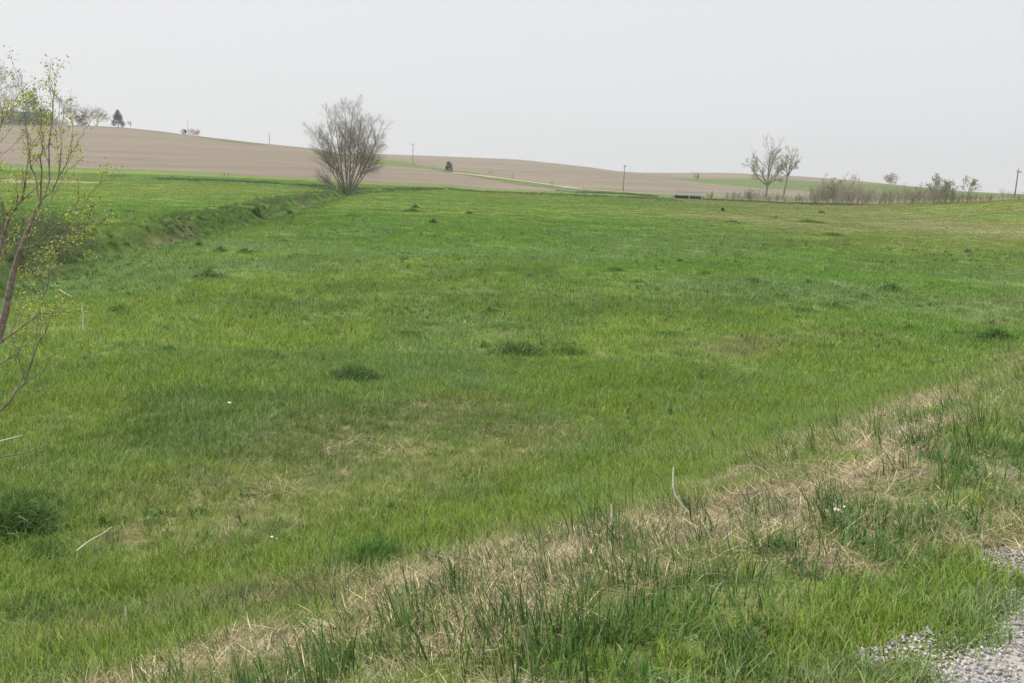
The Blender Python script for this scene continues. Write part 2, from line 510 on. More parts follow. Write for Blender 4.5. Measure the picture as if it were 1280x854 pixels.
def sheet(name, radii, mat, kind='structure', colour=False, centre=False):
    """radii: array rows x len(TH)"""
    nr, nc = radii.shape
    X = radii * np.sin(TH)[None]; Y = radii * np.cos(TH)[None]
    Z = ground_z(X, Y)
    V = np.stack([X, Y, Z], -1).reshape(-1, 3)
    i, j = np.meshgrid(np.arange(nr - 1), np.arange(nc - 1), indexing='ij')
    a = i * nc + j
    Q = np.stack([a, a + 1, a + 1 + nc, a + nc], -1)[..., ::-1]
    w = (radii[1:] - radii[:-1])
    keep = (w[:, :-1] + w[:, 1:]) > 1.2 if not centre else np.ones((nr - 1, nc - 1), bool)
    Q = Q[keep].reshape(-1, 4)
    T = None
    if centre:                                                # close the middle and the seam behind the camera
        V = np.vstack([V, [[0, 0, gz(0, 0)]]]); c = len(V) - 1
        T = np.array([[c, jj + 1, jj] for jj in range(nc - 1)])[:, ::1]
        T = T[:, [0, 1, 2]]
    me = mesh_np(name, V, Q, T)
    if colour:
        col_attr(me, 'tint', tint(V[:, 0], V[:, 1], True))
    o = link(name, me, mat, smooth=True)
    tag(o, kind=kind)
    return o


DAs, _ = lat(L_A, TH)
tt = np.concatenate([[0.0], np.cumsum(np.linspace(1, 1.0, 440))]) / 440
rad = 1.2 * (DAs[None] / 1.2) ** tt[:, None]
sheet('pasture', rad, M['ground'], colour=True, centre=True)
names = ['ploughed_hillside', 'grass_verge', 'far_ploughed_field', 'green_hillside', 'far_crop_field']
mats = [M['plough_a'], M['ground'], M['plough_b'], M['ground'], M['plough_b']]
for k, (nm, mt) in enumerate(zip(names, mats)):
    d0, _ = lat(LINES[k], TH); d1, _ = lat(LINES[k + 1], TH)
    rows = [30, 8, 24, 14, 24][k]
    s_ = np.linspace(0, 1, rows)[:, None]
    sheet(nm, d0[None] * (1 - s_) + d1[None] * s_, mt, colour=(mt is M['ground']))
d0, _ = lat(L_B, TH)
s_ = np.linspace(0, 1, 14)[:, None] ** 2
sheet('distant_land', np.minimum(d0[None] + s_ * 1600, 2550), M['ground'], colour=True)

# gravel road (own sheet just above the bank, crowned, with crumbling edges)
vv = np.concatenate([np.arange(-30, -2, 1.0), np.arange(-2, 14, .08), np.geomspace(14, 260, 120)])
uu = np.concatenate([[0., .003, .006, .01], np.linspace(.02, .98, 60), [.99, .995, 1.]])
VVg, W = np.meshgrid(vv, uu, indexing='ij')
edge_l = 0.92 + (fbm(vv * 1.1, vv * 0, 81, 4) - .5) * .2
edge_r = -ROADW + (fbm(vv * 1.1, vv * 0 + 7, 83, 4) - .5) * .5
UG = edge_l[:, None] * (1 - W) + edge_r[:, None] * W
XG = NV[0] * UG + DV[0] * VVg; YG = NV[1] * UG + DV[1] * VVg
ZG = ground_z(XG, YG) + .03 * np.sin(np.clip(W, 0, 1) * math.pi) ** .2 + .05 * np.sin(W * math.pi)
ZG[:, 0] -= .03; ZG[:, -1] -= .03
nr, nc = ZG.shape
a = (np.arange(nr - 1)[:, None] * nc + np.arange(nc - 1)[None])
Q = np.stack([a, a + 1, a + 1 + nc, a + nc], -1).reshape(-1, 4)
me = mesh_np('gravel_road', np.stack([XG, YG, ZG], -1).reshape(-1, 3), Q)
tag(link('gravel_road', me, M['gravelbed'], smooth=True), kind='structure')


# pale far road on the hill and the dirt strip at the left
def ribbon(name, pts, width, lift, mat, kind='structure'):
    P = [np.array([p.x, p.y]) for p in pts]
    out = []
    for a_, b_ in zip(P[:-1], P[1:]):
        for s in np.linspace(0, 1, 12, endpoint=False): out.append(a_ + (b_ - a_) * s)
    out.append(P[-1]); out = np.array(out)
    tg = np.gradient(out, axis=0); tg /= np.linalg.norm(tg, axis=1)[:, None]
    nn = np.stack([-tg[:, 1], tg[:, 0]], 1)
    wv = width * (1 + (fbm(np.arange(len(out)) * .3, np.zeros(len(out)), 91) - .5) * .5)
    rows = [out + nn * (wv * k)[:, None] for k in (-.5, -.17, .17, .5)]
    G = np.stack(rows, 1); z = ground_z(G[..., 0], G[..., 1]) + lift
    V = np.concatenate([G, z[..., None]], -1).reshape(-1, 3)
    n_ = len(out); a_ = (np.arange(n_ - 1)[:, None] * 4 + np.arange(3)[None])
    Q = np.stack([a_, a_ + 1, a_ + 5, a_ + 4], -1).reshape(-1, 4)
    return tag(link(name, mesh_np(name, V, Q), mat), kind=kind)


ribbon('distant_road', [on_ground(*p) for p in [(566, 215.5), (600, 219.6), (630, 223.3), (655, 226.6), (680, 230), (705, 233.6), (725, 236.6), (780, 240.3), (838, 243.6), (880, 245.6), (1000, 251)]], 3.4, .12, M['dirt'])
M['crop'] = simple('thin green crop', (.10, .155, .05), .95, .2, .05, .1)
ribbon('green_strip', [on_ground(*p) for p in [(246, 171.6), (270, 174.4), (295, 177.8), (322, 181.2)]], 11, .08, M['crop'])
ribbon('bare_dirt_strip', [on_ground(*p) for p in [(-160, 226.5), (-60, 226.5), (0, 226.3), (60, 226.8), (95, 227.5), (116, 228)]], 15, .05, M['dirt'])


# ------------------------------------------------------------------ grass (geometry)
def blades(n, spread, h, wd, lean=.35, curve=.5, segs=3, seed=0, square=True, lay=0.0, clump=None):
    """n curved tapering blades as arrays (V, Q, T, bl)"""
    g = np.random.default_rng(seed)
    if clump is not None:
        k = g.integers(0, len(clump), n); cxy = np.array(clump)[k] + g.normal(0, spread, (n, 2))
    elif square:
        cxy = g.uniform(-spread, spread, (n, 2))
    else:
        rr = spread * np.sqrt(g.random(n)); aa = g.random(n) * 2 * math.pi; cxy = np.stack([rr * np.cos(aa), rr * np.sin(aa)], 1)
    H_ = h[0] + (h[1] - h[0]) * g.random(n) ** 1.3
    Wd = wd[0] + (wd[1] - wd[0]) * g.random(n)
    az = g.random(n) * 2 * math.pi; face = az + g.normal(0, .7, n)
    ln = np.abs(g.normal(0, lean, n)) + lay * g.uniform(.8, 1.2, n); cv = curve * g.uniform(.2, 1.6, n)
    s = np.linspace(0, 1, segs + 1)
    ang = ln[:, None] + cv[:, None] * s[None]
    ang = np.minimum(ang, 1.75 if not lay else 1.6)
    dl = H_[:, None] / segs
    dr = np.concatenate([np.zeros((n, 1)), np.cumsum(np.sin(ang[:, :-1]) * dl, 1)], 1)
    dz = np.concatenate([np.zeros((n, 1)), np.cumsum(np.cos(ang[:, :-1]) * dl, 1)], 1)
    cx = cxy[:, :1] + dr * np.cos(az)[:, None]; cy = cxy[:, 1:] + dr * np.sin(az)[:, None]
    wprof = np.interp(s, [0, .3, 1], [.75, 1, .04])[None] * Wd[:, None] * .5
    px = -np.sin(face)[:, None] * wprof; py = np.cos(face)[:, None] * wprof
    A = np.stack([cx - px, cy - py, dz], -1); B = np.stack([cx + px, cy + py, dz], -1)[:, :-1]
    tip = A[:, -1:] * 1.0; tip[..., 0] = cx[:, -1:]; tip[..., 1] = cy[:, -1:]
    A = A[:, :-1]
    V = np.concatenate([A, B, tip], 1)                          # per blade: segs A, segs B, tip
    m_ = 2 * segs + 1
    base = (np.arange(n) * m_)[:, None]
    Q = [np.stack([base[:, 0] + k, base[:, 0] + segs + k, base[:, 0] + segs + k + 1, base[:, 0] + k + 1], 1) for k in range(segs - 1)]
    T = np.stack([base[:, 0] + segs - 1, base[:, 0] + 2 * segs - 1, base[:, 0] + 2 * segs], 1)
    rnd = g.random(n); rnd2 = g.random(n)
    hf = np.concatenate([s[:-1], s[:-1], [1]])
    bl = np.stack([np.repeat(rnd[:, None], m_, 1), np.repeat(hf[None], n, 0), np.repeat(rnd2[:, None], m_, 1)], -1)
    return V.reshape(-1, 3), (np.concatenate(Q) if Q else np.zeros((0, 4), int)), T, bl.reshape(-1, 3)


def slope_rot(x, y, yaw, follow=1.0):
    e = .25
    zx = (ground_z(x + e, y) - ground_z(x - e, y)) / (2 * e) * follow
    zy = (ground_z(x, y + e) - ground_z(x, y - e)) / (2 * e) * follow
    n = np.stack([-zx, -zy, np.ones_like(zx)], -1); n /= np.linalg.norm(n, axis=1)[:, None]
    c, s = np.cos(-yaw), np.sin(-yaw)
    lx = n[:, 0] * c - n[:, 1] * s; ly = n[:, 0] * s + n[:, 1] * c
    return np.stack([-np.arcsin(np.clip(ly, -1, 1)), np.arctan2(lx, n[:, 2]), yaw], -1)


def scatter(name, variants, mat, x, y, scale, tnt, label, cat=None, sink=.004, follow=1.0, lift=None, rot=None):
    """one object: variants of a small patch set out again and again over the ground"""
    n = len(x); g = np.random.default_rng(len(name) * 7 + n)
    V = []; Qs = []; Ts = []; bl = []; pid = []; off = 0
    for k, (v, q, t, b) in enumerate(variants):
        V.append(v); bl.append(b); pid.append(np.full(len(v), k))
        if len(q): Qs.append(q + off)
        if len(t): Ts.append(t + off)
        off += len(v)
    z = ground_z(x, y) - sink + (0 if lift is None else lift)
    V.append(np.stack([x, y, z], -1)); bl.append(np.zeros((n, 3))); pid.append(np.full(n, -1))
    V = np.concatenate(V); bl = np.concatenate(bl); pid = np.concatenate(pid)
    me = mesh_np(name, V, np.concatenate(Qs) if Qs else None, np.concatenate(Ts) if Ts else None)
    col_attr(me, 'bl', bl)
    tn = np.zeros((len(V), 3)); tn[-n:] = tnt; col_attr(me, 'tint', tn)
    def fa(nm, typ, arr, field):
        at = me.attributes.new(nm, typ, 'POINT'); at.data.foreach_set(field, arr)
    fa('pid', 'INT', pid.astype(np.int32), 'value')
    yaw = g.random(n) * 2 * math.pi
    R = np.zeros((len(V), 3), np.float32)
    R[-n:] = slope_rot(x, y, yaw, follow) if rot is None else rot
    fa('rot', 'FLOAT_VECTOR', R.ravel(), 'vector')
    S = np.ones(len(V), np.float32); S[-n:] = scale; fa('scl', 'FLOAT', S, 'value')
    I = np.zeros(len(V), np.int32); I[-n:] = g.integers(0, len(variants), n); fa('pick', 'INT', I, 'value')
    me.materials.append(mat)
    o = link(name, me)
    ng = bpy.data.node_groups.new(name + ' scatter', 'GeometryNodeTree')
    ng.interface.new_socket('Geometry', in_out='INPUT', socket_type='NodeSocketGeometry')
    ng.interface.new_socket('Geometry', in_out='OUTPUT', socket_type='NodeSocketGeometry')
    gi = ng.nodes.new('NodeGroupInput'); go = ng.nodes.new('NodeGroupOutput'); L = ng.links.new

    def attr(nm, dt):
        a_ = ng.nodes.new('GeometryNodeInputNamedAttribute'); a_.data_type = dt; a_.inputs['Name'].default_value = nm
        return a_.outputs[0]

    def sep(k):
        c_ = ng.nodes.new('FunctionNodeCompare'); c_.data_type = 'INT'; c_.operation = 'EQUAL'
        L(attr('pid', 'INT'), c_.inputs[2]); c_.inputs[3].default_value = k
        s_n = ng.nodes.new('GeometryNodeSeparateGeometry'); s_n.domain = 'POINT'
        L(gi.outputs[0], s_n.inputs[0]); L(c_.outputs[0], s_n.inputs[1])
        return s_n.outputs[0]
    gti = ng.nodes.new('GeometryNodeGeometryToInstance')
    for k in range(len(variants)): L(sep(k), gti.inputs[0])
    m2p = ng.nodes.new('GeometryNodeMeshToPoints'); L(sep(-1), m2p.inputs[0])
    iop = ng.nodes.new('GeometryNodeInstanceOnPoints')
    L(m2p.outputs[0], iop.inputs['Points']); L(gti.outputs[0], iop.inputs['Instance'])
    iop.inputs['Pick Instance'].default_value = True
    L(attr('pick', 'INT'), iop.inputs['Instance Index'])
    e2r = ng.nodes.new('FunctionNodeEulerToRotation'); L(attr('rot', 'FLOAT_VECTOR'), e2r.inputs[0]); L(e2r.outputs[0], iop.inputs['Rotation'])
    cx = ng.nodes.new('ShaderNodeCombineXYZ'); sc = attr('scl', 'FLOAT')
    for k in range(3): L(sc, cx.inputs[k])
    L(cx.outputs[0], iop.inputs['Scale'])
    L(iop.outputs[0], go.inputs[0])
    md = o.modifiers.new('scatter', 'NODES'); md.node_group = ng
    tag(o, label, cat, kind='stuff')
    return o


def spots(n, r0, r1, power=1.0, th0=-36, th1=36, seed=1):
    g = np.random.default_rng(seed)
    r = (r0 ** power + (r1 ** power - r0 ** power) * g.random(n)) ** (1 / power)
    th = g.uniform(th0, th1, n) * DEG
    return r * np.sin(th), r * np.cos(th), g


def uof(x, y): return NV[0] * x + NV[1] * y
def vof(x, y): return DV[0] * x + DV[1] * y


def jit(col, g, a=.12):
    n = len(col)
    return np.clip(col * (1 + g.normal(0, a, (n, 1))) * (1 + g.normal(0, a * .35, (n, 3))), .005, 1)


Q_ = 1.0                                                         # overall amount of grass
# near sward, 2-14 m
x, y, g = spots(int(52000 * Q_), 2.0, 15, 1.35, -42, 40, 11)
u = uof(x, y)
st, _ = straw_amount(x, y)
keep = (g.random(len(x)) > .7 * sstep(1.3, 1.7, u) * sstep(3.0, 2.3, u) * sstep(11, 5, vof(x, y)) * sstep(.35, .5, fbm(x * 2.4, y * 2.4, 151, 3))) & (u > .97 + (fbm(vof(x, y) * 2.2, u * 2, 95, 3) - .5) * .4) & (g.random(len(x)) > st * .86)
keep &= ~((u < 1.9) & (fbm(x * 2.6, y * 2.6, 97, 3) > .69))
bs = sstep(.60, .70, fbm(x * .9, y * .9, 73, 3)) * _ * 1.6
keep &= g.random(len(x)) > bs * 1.1
x, y, st = x[keep], y[keep], st[keep]; u = u[keep]
hs = np.interp(u, [1, 1.6, 2.3, 3.6, 5, 7, 9], [.75, .9, .8, .8, 1.25, .8, 1.0]) * (.75 + .5 * fbm(x * .8, y * .8, 99, 3))
va = [blades(24, .085, (.035, .135), (.003, .0068), .55, 1.0, 3, 100 + k) for k in range(7)]
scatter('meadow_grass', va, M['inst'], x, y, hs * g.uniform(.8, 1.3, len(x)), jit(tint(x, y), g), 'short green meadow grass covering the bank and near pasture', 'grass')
# middle sward, 12-50 m
x, y, g = spots(int(90000 * Q_), 12, 92, 1.2, -36, 36, 12)
st, _ = straw_amount(x, y)
keep = (g.random(len(x)) < sstep(92, 48, np.hypot(x, y)) + .02) & (uof(x, y) > 1.3) & (g.random(len(x)) > st * .6)
x, y = x[keep], y[keep]
hs = .75 + .5 * fbm(x * .5, y * .5, 101, 3)
va = [blades(28, .22, (.05, .15), (.007, .014), .6, .9, 2, 200 + k) for k in range(6)]
scatter('pasture_grass', va, M['inst'], x, y, hs * g.uniform(.8, 1.3, len(x)), jit(tint(x, y), g), 'short green grass of the open pasture beyond the bank', 'grass')
# far sward, 48-210 m
x, y, g = spots(int(60000 * Q_), 36, 250, 1.15, -36, 36, 13)
rr = np.hypot(x, y); DA, _ = lat(L_A, np.arctan2(x, y))
keep = (rr < DA - 6) & (g.random(len(x)) < sstep(34, 80, rr) + .03)
x, y, rr = x[keep], y[keep], rr[keep]
va = [blades(26, .75, (.06, .17), (.03, .06), .5, .6, 1, 300 + k) for k in range(6)]
scatter('distant_pasture_grass', va, M['inst'], x, y, g.uniform(.7, 1.2, len(x)) * np.interp(rr, [46, 200], [.7, 1.4]), jit(tint(x, y), g, .10), 'short grass of the distant end of the pasture', 'grass', sink=.01)

# dead straw mats on the bank
x, y, g = spots(34000, 2.2, 34, 1.0, -42, 40, 14)
st, th_ = straw_amount(x, y)
keep = g.random(len(x)) < np.clip(st * 1.35, 0, 1) - th_ * .8
x, y = x[keep], y[keep]
va = [blades(24, .11, (.06, .20), (.002, .0045), .25, .45, 3, 400 + k, lay=1.1) for k in range(6)]
tn = np.clip(STRAW * g.uniform(.65, 1.35, (len(x), 1)) * (1 + g.normal(0, .05, (len(x), 3))), 0, 1)
scatter('dead_grass', va, M['deadg'], x, y, g.uniform(.7, 1.3, len(x)) * np.interp(np.hypot(x, y), [4, 30], [1, 1.5]), tn, 'matted dead straw coloured grass lying on the bank', 'dead grass', lift=g.uniform(0, .03, len(x)))

# tall coarse dark blades on the bank
x, y, g = spots(30000, 2.2, 40, 1.05, -42, 40, 15)
u = uof(x, y); v = vof(x, y)
dens = sstep(1.3, 1.9, u) * sstep(4.4, 2.9, u) * sstep(.42, .62, fbm(u * 1.9, v * 1.2, 111, 4)) + .16 * sstep(1.2, 1.6, u) * sstep(5.2, 3.6, u)
dens = dens * np.interp(v, [0, 3, 6, 12, 40], [.8, 1, .85, .9, .7])
keep = g.random(len(x)) < dens * .85 * np.interp(u, [1.3, 2.4, 3.0, 4.4], [.9, 1, .6, .5])
x, y = x[keep], y[keep]
va = []
for k in range(8):
    gg = np.random.default_rng(500 + k)
    va.append(blades(int(gg.integers(7, 17)), .026, (.07, .25), (.003, .007), .24, .5, 4, 500 + k, clump=[(0, 0), (.05, .02), (-.03, .06)]))
tn = jit(mixc(np.array([.048, .118, .028]) + 0 * x[:, None], np.array([.115, .22, .045]), g.random(len(x)) * .8), g, .12)
scatter('tall_coarse_grass', va, M['tall'], x, y, g.uniform(.65, 1.25, len(x)), tn, 'tall dark green coarse grass blades standing on the road bank', 'grass')
# thin pale dry stalks and broad-leaved weeds standing through the pasture
x, y, g = spots(9000, 5, 60, 1.2, -38, 36, 18)
keep = (uof(x, y) > 3.5) & (g.random(len(x)) < sstep(.38, .66, fbm(x * .25, y * .25, 141, 4)))
x, y = x[keep], y[keep]; rr = np.hypot(x, y)
va = [blades(int(3 + k), .05, (.09, .24), (.003, .0045), .35, .5, 2, 640 + k) for k in range(4)]
tn = np.array([.52, .50, .40]) * g.uniform(.6, 1.15, (len(x), 1))
scatter('dry_stalks', va, M['deadg'], x, y, g.uniform(.6, 1.2, len(x)) * np.interp(rr, [5, 60], [.8, 1.9]), tn, 'thin pale dry stalks standing through the pasture grass', 'grass')
x, y, g = spots(7000, 5, 60, 1.2, -38, 36, 19)
keep = (uof(x, y) > 4.2) & (g.random(len(x)) < sstep(.46, .64, fbm(x * .4, y * .4, 143, 4)))
x, y = x[keep], y[keep]; rr = np.hypot(x, y)
va = [blades(int(14 + 5 * k), .05, (.04, .13), (.012, .024), .9, .8, 3, 660 + k, square=False) for k in range(5)]
tn = jit(mixc(np.array([.075, .155, .035]) + 0 * x[:, None], np.array([.15, .23, .075]), g.random(len(x))), g, .15)
scatter('pasture_weeds', va, M['inst'], x, y, g.uniform(.6, 1.5, len(x)) * np.interp(rr, [5, 60], [.8, 1.6]), tn, 'broad leaved weeds and coarse tussocks among the pasture grass', 'weeds')
# broad leaf weeds at the gravel edge
x, y, g = spots(1500, 2.4, 16, 1.0, -10, 42, 16)
u = uof(x, y)
keep = (u > 1.05) & (u < 2.1) & (fbm(x * 1.5, y * 1.5, 121, 3) > .5)
x, y = x[keep], y[keep]
va = [blades(46, .075, (.05, .17), (.004, .010), .75, 1.1, 3, 600 + k, square=False) for k in range(5)]
tn = jit(np.tile([.115, .215, .055], (len(x), 1)), g, .15)
scatter('verge_weeds', va, M['inst'], x, y, g.uniform(.7, 1.3, len(x)), tn, 'low bushy green grass at the edge of the gravel', 'weeds')


# gravel stones
def stone(seed):
    g = np.random.default_rng(seed)
    import itertools
    ph = (1 + 5 ** .5) / 2
    v = np.array([(-1, ph, 0), (1, ph, 0), (-1, -ph, 0), (1, -ph, 0), (0, -1, ph), (0, 1, ph), (0, -1, -ph), (0, 1, -ph), (ph, 0, -1), (ph, 0, 1), (-ph, 0, -1), (-ph, 0, 1)]) / 1.9
    t = np.array([(0, 11, 5), (0, 5, 1), (0, 1, 7), (0, 7, 10), (0, 10, 11), (1, 5, 9), (5, 11, 4), (11, 10, 2), (10, 7, 6), (7, 1, 8), (3, 9, 4), (3, 4, 2), (3, 2, 6), (3, 6, 8), (3, 8, 9), (4, 9, 5), (2, 4, 11), (6, 2, 10), (8, 6, 7), (9, 8, 1)])
    v = v * (1 + g.uniform(-.28, .28, (12, 1))) * np.array([1, g.uniform(.6, .9), g.uniform(.45, .75)])
    return v * .5, np.zeros((0, 4), int), t, np.zeros((12, 3))


g = np.random.default_rng(17)
n = 210000
v = 1.2 + 15 * g.random(n) ** 1.8
u = 1.3 - 3.2 * g.random(n) ** 1.5
u = np.where(g.random(n) < .10, g.uniform(.9, 2.0, n), u)
x = NV[0] * u + DV[0] * v; y = NV[1] * u + DV[1] * v
el = .92 + (fbm(v * 1.1, v * 0, 81, 4) - .5) * .2
keep = (u < el + .08) | (fbm(x * 2.6, y * 2.6, 97, 3) > .66) & (u < 1.9)
keep &= (np.abs(np.arctan2(x, y) - 15 * DEG) < 32 * DEG)
x, y, u, v = x[keep], y[keep], u[keep], v[keep]
sz = .005 + .013 * g.random(len(x)) ** 2.2
sz *= np.interp(v, [3, 14], [1, 1.6])
base = np.array([.50, .475, .45]) * g.uniform(.55, 1.25, (len(x), 1)) * (1 + g.normal(0, .03, (len(x), 3)))
base[g.random(len(x)) < .15] *= np.array([.75, .78, .85])
rt = g.uniform(-.5, .5, (len(x), 3)); rt[:, 2] = g.uniform(0, 6.28, len(x))
W_ = np.clip((el[keep] - u) / (ROADW + 1), 0, 1)
lift = np.where(u < el[keep], .03 * np.sin(W_ * math.pi) ** .2 + .05 * np.sin(W_ * math.pi), 0) + sz * .28 + .003
scatter('gravel', [stone(s) for s in range(700, 708)], M['stone'], x, y, sz, np.clip(base, 0, .8), 'loose pale limestone gravel on the road and its edge', 'gravel', sink=0, lift=lift, rot=rt)


# ------------------------------------------------------------------ tufts in the pasture (each a thing)
def tuft(label, px, py, wpx, hpx, group='dark grass clumps dotted over the pasture', col=None, seed=0, hang=1.0, name='grass_clump'):
    P = on_ground(px, py); r = math.hypot(P.x, P.y); m = r / F
    W2 = wpx * m / 2; Hh = hpx * m * 1.35
    g = np.random.default_rng(9000 + seed)
    n = int(np.clip(260 + 700 * (wpx / 40), 200, 1500))
    bw = max(.004, m * 1.0)
    ncl = max(3, int(wpx / 5))
    cl = [(g.normal(0, W2 * .5), g.normal(0, W2 * .45)) for _ in range(ncl)]
    v, q, t, b = blades(n, W2 * .26, (Hh * .3, Hh * 1.25), (bw * .8, bw * 1.6), .38, .9, 3, 9100 + seed, clump=cl)
    k = np.clip(1.15 - np.hypot(v[:, 0], v[:, 1]) / (W2 * 1.15), .18, 1); v[:, 2] *= k
    v[:, 2] += ground_z(P.x + v[:, 0], P.y + v[:, 1]) - P.z - .01
    me = mesh_np('blades', v, q, t)
    col_attr(me, 'bl', b)
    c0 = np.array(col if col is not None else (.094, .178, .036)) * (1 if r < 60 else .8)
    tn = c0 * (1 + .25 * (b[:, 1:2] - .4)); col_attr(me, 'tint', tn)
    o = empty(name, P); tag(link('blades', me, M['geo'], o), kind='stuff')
    tag(o, label, 'grass clump', group)
    return o


TUFTS = [
    ('dark rounded grass clump on the left of the pasture, largest near the creek', 263, 347, 38, 12),
    ('small dark grass clump just above the rounded one near the creek', 277, 315, 22, 7),
    ('pale topped grass clump beside the small dark one close to the creek', 247, 308, 14, 7),
    ('small grass clump close to the creek bank below the bare tree', 361, 268, 12, 5),
    ('wide dark grass clump in the middle of the pasture', 643, 441, 84, 16),
    ('small dark grass clump just above the wide one in mid pasture', 613, 391, 26, 8),
    ('broad low grass clump at mid left of the pasture foreground', 446, 474, 78, 20),
    ('large lush green clump at the foot of the bank in the near centre', 462, 706, 120, 46),
    ('dark low clump on the right side of the pasture', 1115, 364, 36, 8),
    ('low dark clump at the pasture edge beside the straw band on the right', 1243, 426, 56, 14),
    ('small dark clump far out in the pasture, nearer of a pair', 541, 279, 12, 5),
    ('small dark clump far out in the pasture, farther of a pair', 519, 260, 9, 5),
    ('large dark bushy grass clump at the left edge below the sapling', 14, 662, 100, 50),
    ('low brownish clump on the left beside the sapling branches', 150, 389, 28, 8),
    ('tiny dark clump left of the centre clumps', 411, 360, 9, 4),
    ('low clump left of the dark clump on the right side of the pasture', 1080, 372, 30, 5),
    ('tiny brown clump near the right edge of the pasture', 1209, 316, 8, 4),
    ('dark clump in the grass near the right pasture edge', 1225, 335, 6, 3),
    ('thin dark clump in the centre right of the pasture', 850, 327, 10, 4),
    ('low wide dark clump in the centre right of the pasture', 768, 339, 34, 5),
    ('leafy green clump with a small hole beside it at lower left', 128, 656, 15, 14),
    ('dark clump hanging on the creek bank nearer the bare tree', 322, 268, 8, 12),
    ('dark rough grass clump just above the large bushy one at the left edge', 24, 636, 90, 22),
    ('low dark clump below the large bushy one at the left edge', 52, 690, 80, 14),
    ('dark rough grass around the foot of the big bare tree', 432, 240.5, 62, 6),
    ('small brown clump in the far right of the pasture below the brush', 903, 264, 6, 4),
]
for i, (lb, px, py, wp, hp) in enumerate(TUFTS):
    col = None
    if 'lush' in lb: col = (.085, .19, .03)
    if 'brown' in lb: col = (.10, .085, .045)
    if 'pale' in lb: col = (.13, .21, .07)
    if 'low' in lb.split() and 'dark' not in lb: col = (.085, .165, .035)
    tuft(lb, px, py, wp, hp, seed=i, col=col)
gt = np.random.default_rng(77)
k = 0
while k < 38:                                                    # the many small unnamed ones
    px, py = gt.uniform(60, 1270), 264 + 220 * gt.random() ** 1.5
    P = on_ground(px, py); s, _a = creek_dist(np.array([P.x]), np.array([P.y]))
    if abs(s[0]) < 2 or math.hypot(P.x, P.y) > 200 or NV[0] * P.x + NV[1] * P.y < 7: continue
    sc = (py - 215) / 230
    tuft('small low clump of slightly darker grass in the open pasture', px, py, gt.uniform(6, 60) * (.3 + sc), gt.uniform(2.5, 6) * (.5 + sc),
         'small low grass clumps scattered over the pasture', (.115, .215, .04), seed=100 + k)
    k += 1

# rough growth along the creek banks
g = np.random.default_rng(31)
n = 5200
seg = np.cumsum([0] + [np.linalg.norm(b - a) for a, b in zip(CREEK[:-1], CREEK[1:])])
al = g.uniform(seg[1], seg[-1], n)
cx = np.interp(al, seg, CREEK[:, 0]); cy = np.interp(al, seg, CREEK[:, 1])
tx = np.interp(al + 1, seg, CREEK[:, 0]) - cx; ty = np.interp(al + 1, seg, CREEK[:, 1]) - cy
tl = np.hypot(tx, ty) + 1e-6; tx /= tl; ty /= tl
s = np.where(g.random(n) < .7, g.normal(1.7, .8, n), g.normal(-1.5, 1.2, n))
x = cx - ty * s; y = cy + tx * s
keep = (fbm(al * .35, s * .6, 131, 3) > .40) & (np.hypot(x, y) > 14)
x, y, al = x[keep], y[keep], al[keep]; rr = np.hypot(x, y)
va = [blades(60, .16, (.10, .34), (.012, .024), .5, 1.0, 3, 800 + k, square=False) for k in range(6)]
tn = jit(mixc(np.array([.058, .125, .028]) + 0 * x[:, None], np.array([.11, .19, .04]), g.random(len(x))), g, .12)
scatter('creek_bank_grass', va, M['inst'], x, y, g.uniform(.4, 1.0, len(x)) * np.interp(rr, [15, 60, 200], [.8, 1.0, 1.3]), tn, 'long dark rough grass hanging over the creek bank', 'grass')
# thin line of darker rough grass before the ploughed hill and along the far verge
P1 = [on_ground(*p) for p in [(150, 221), (210, 224.5), (300, 227.5), (380, 231.5), (425, 236.5)]]
P2 = [on_ground(*p) for p in [(440, 236), (520, 236), (600, 240), (700, 243), (780, 246), (835, 250)]]
P3 = [on_ground(*p) for p in [(725, 240.8), (780, 243), (835, 247.5), (900, 250.5), (1000, 255.2), (1060, 256.5)]]
xs, ys = [], []
for P, dn in ((P1, 1500), (P2, 700), (P3, 2200)):
    kk = g.uniform(0, len(P) - 1.001, dn); i0 = kk.astype(int); f = kk - i0
    xs.append(np.array([P[i].x * (1 - q) + P[i + 1].x * q for i, q in zip(i0, f)]) + g.normal(0, 1.5, dn))
    ys.append(np.array([P[i].y * (1 - q) + P[i + 1].y * q for i, q in zip(i0, f)]) + g.normal(0, 3.0, dn))
x = np.concatenate(xs); y = np.concatenate(ys)
keep = (fbm(x * .1, y * .1, 137, 3) > .38) & (np.hypot(x - BRC[0], y - BRC[1]) > 11)
x, y = x[keep], y[keep]
tn = jit(np.tile([.062, .125, .034], (len(x), 1)), g, .12)
va = [blades(40, .5, (.15, .5), (.05, .09), .4, .5, 1, 850 + k, square=False) for k in range(4)]
scatter('swale_grass', va, M['inst'], x, y, g.uniform(.6, 1.3, len(x)), tn, 'thin dark line of rough grass along the far swale', 'grass')

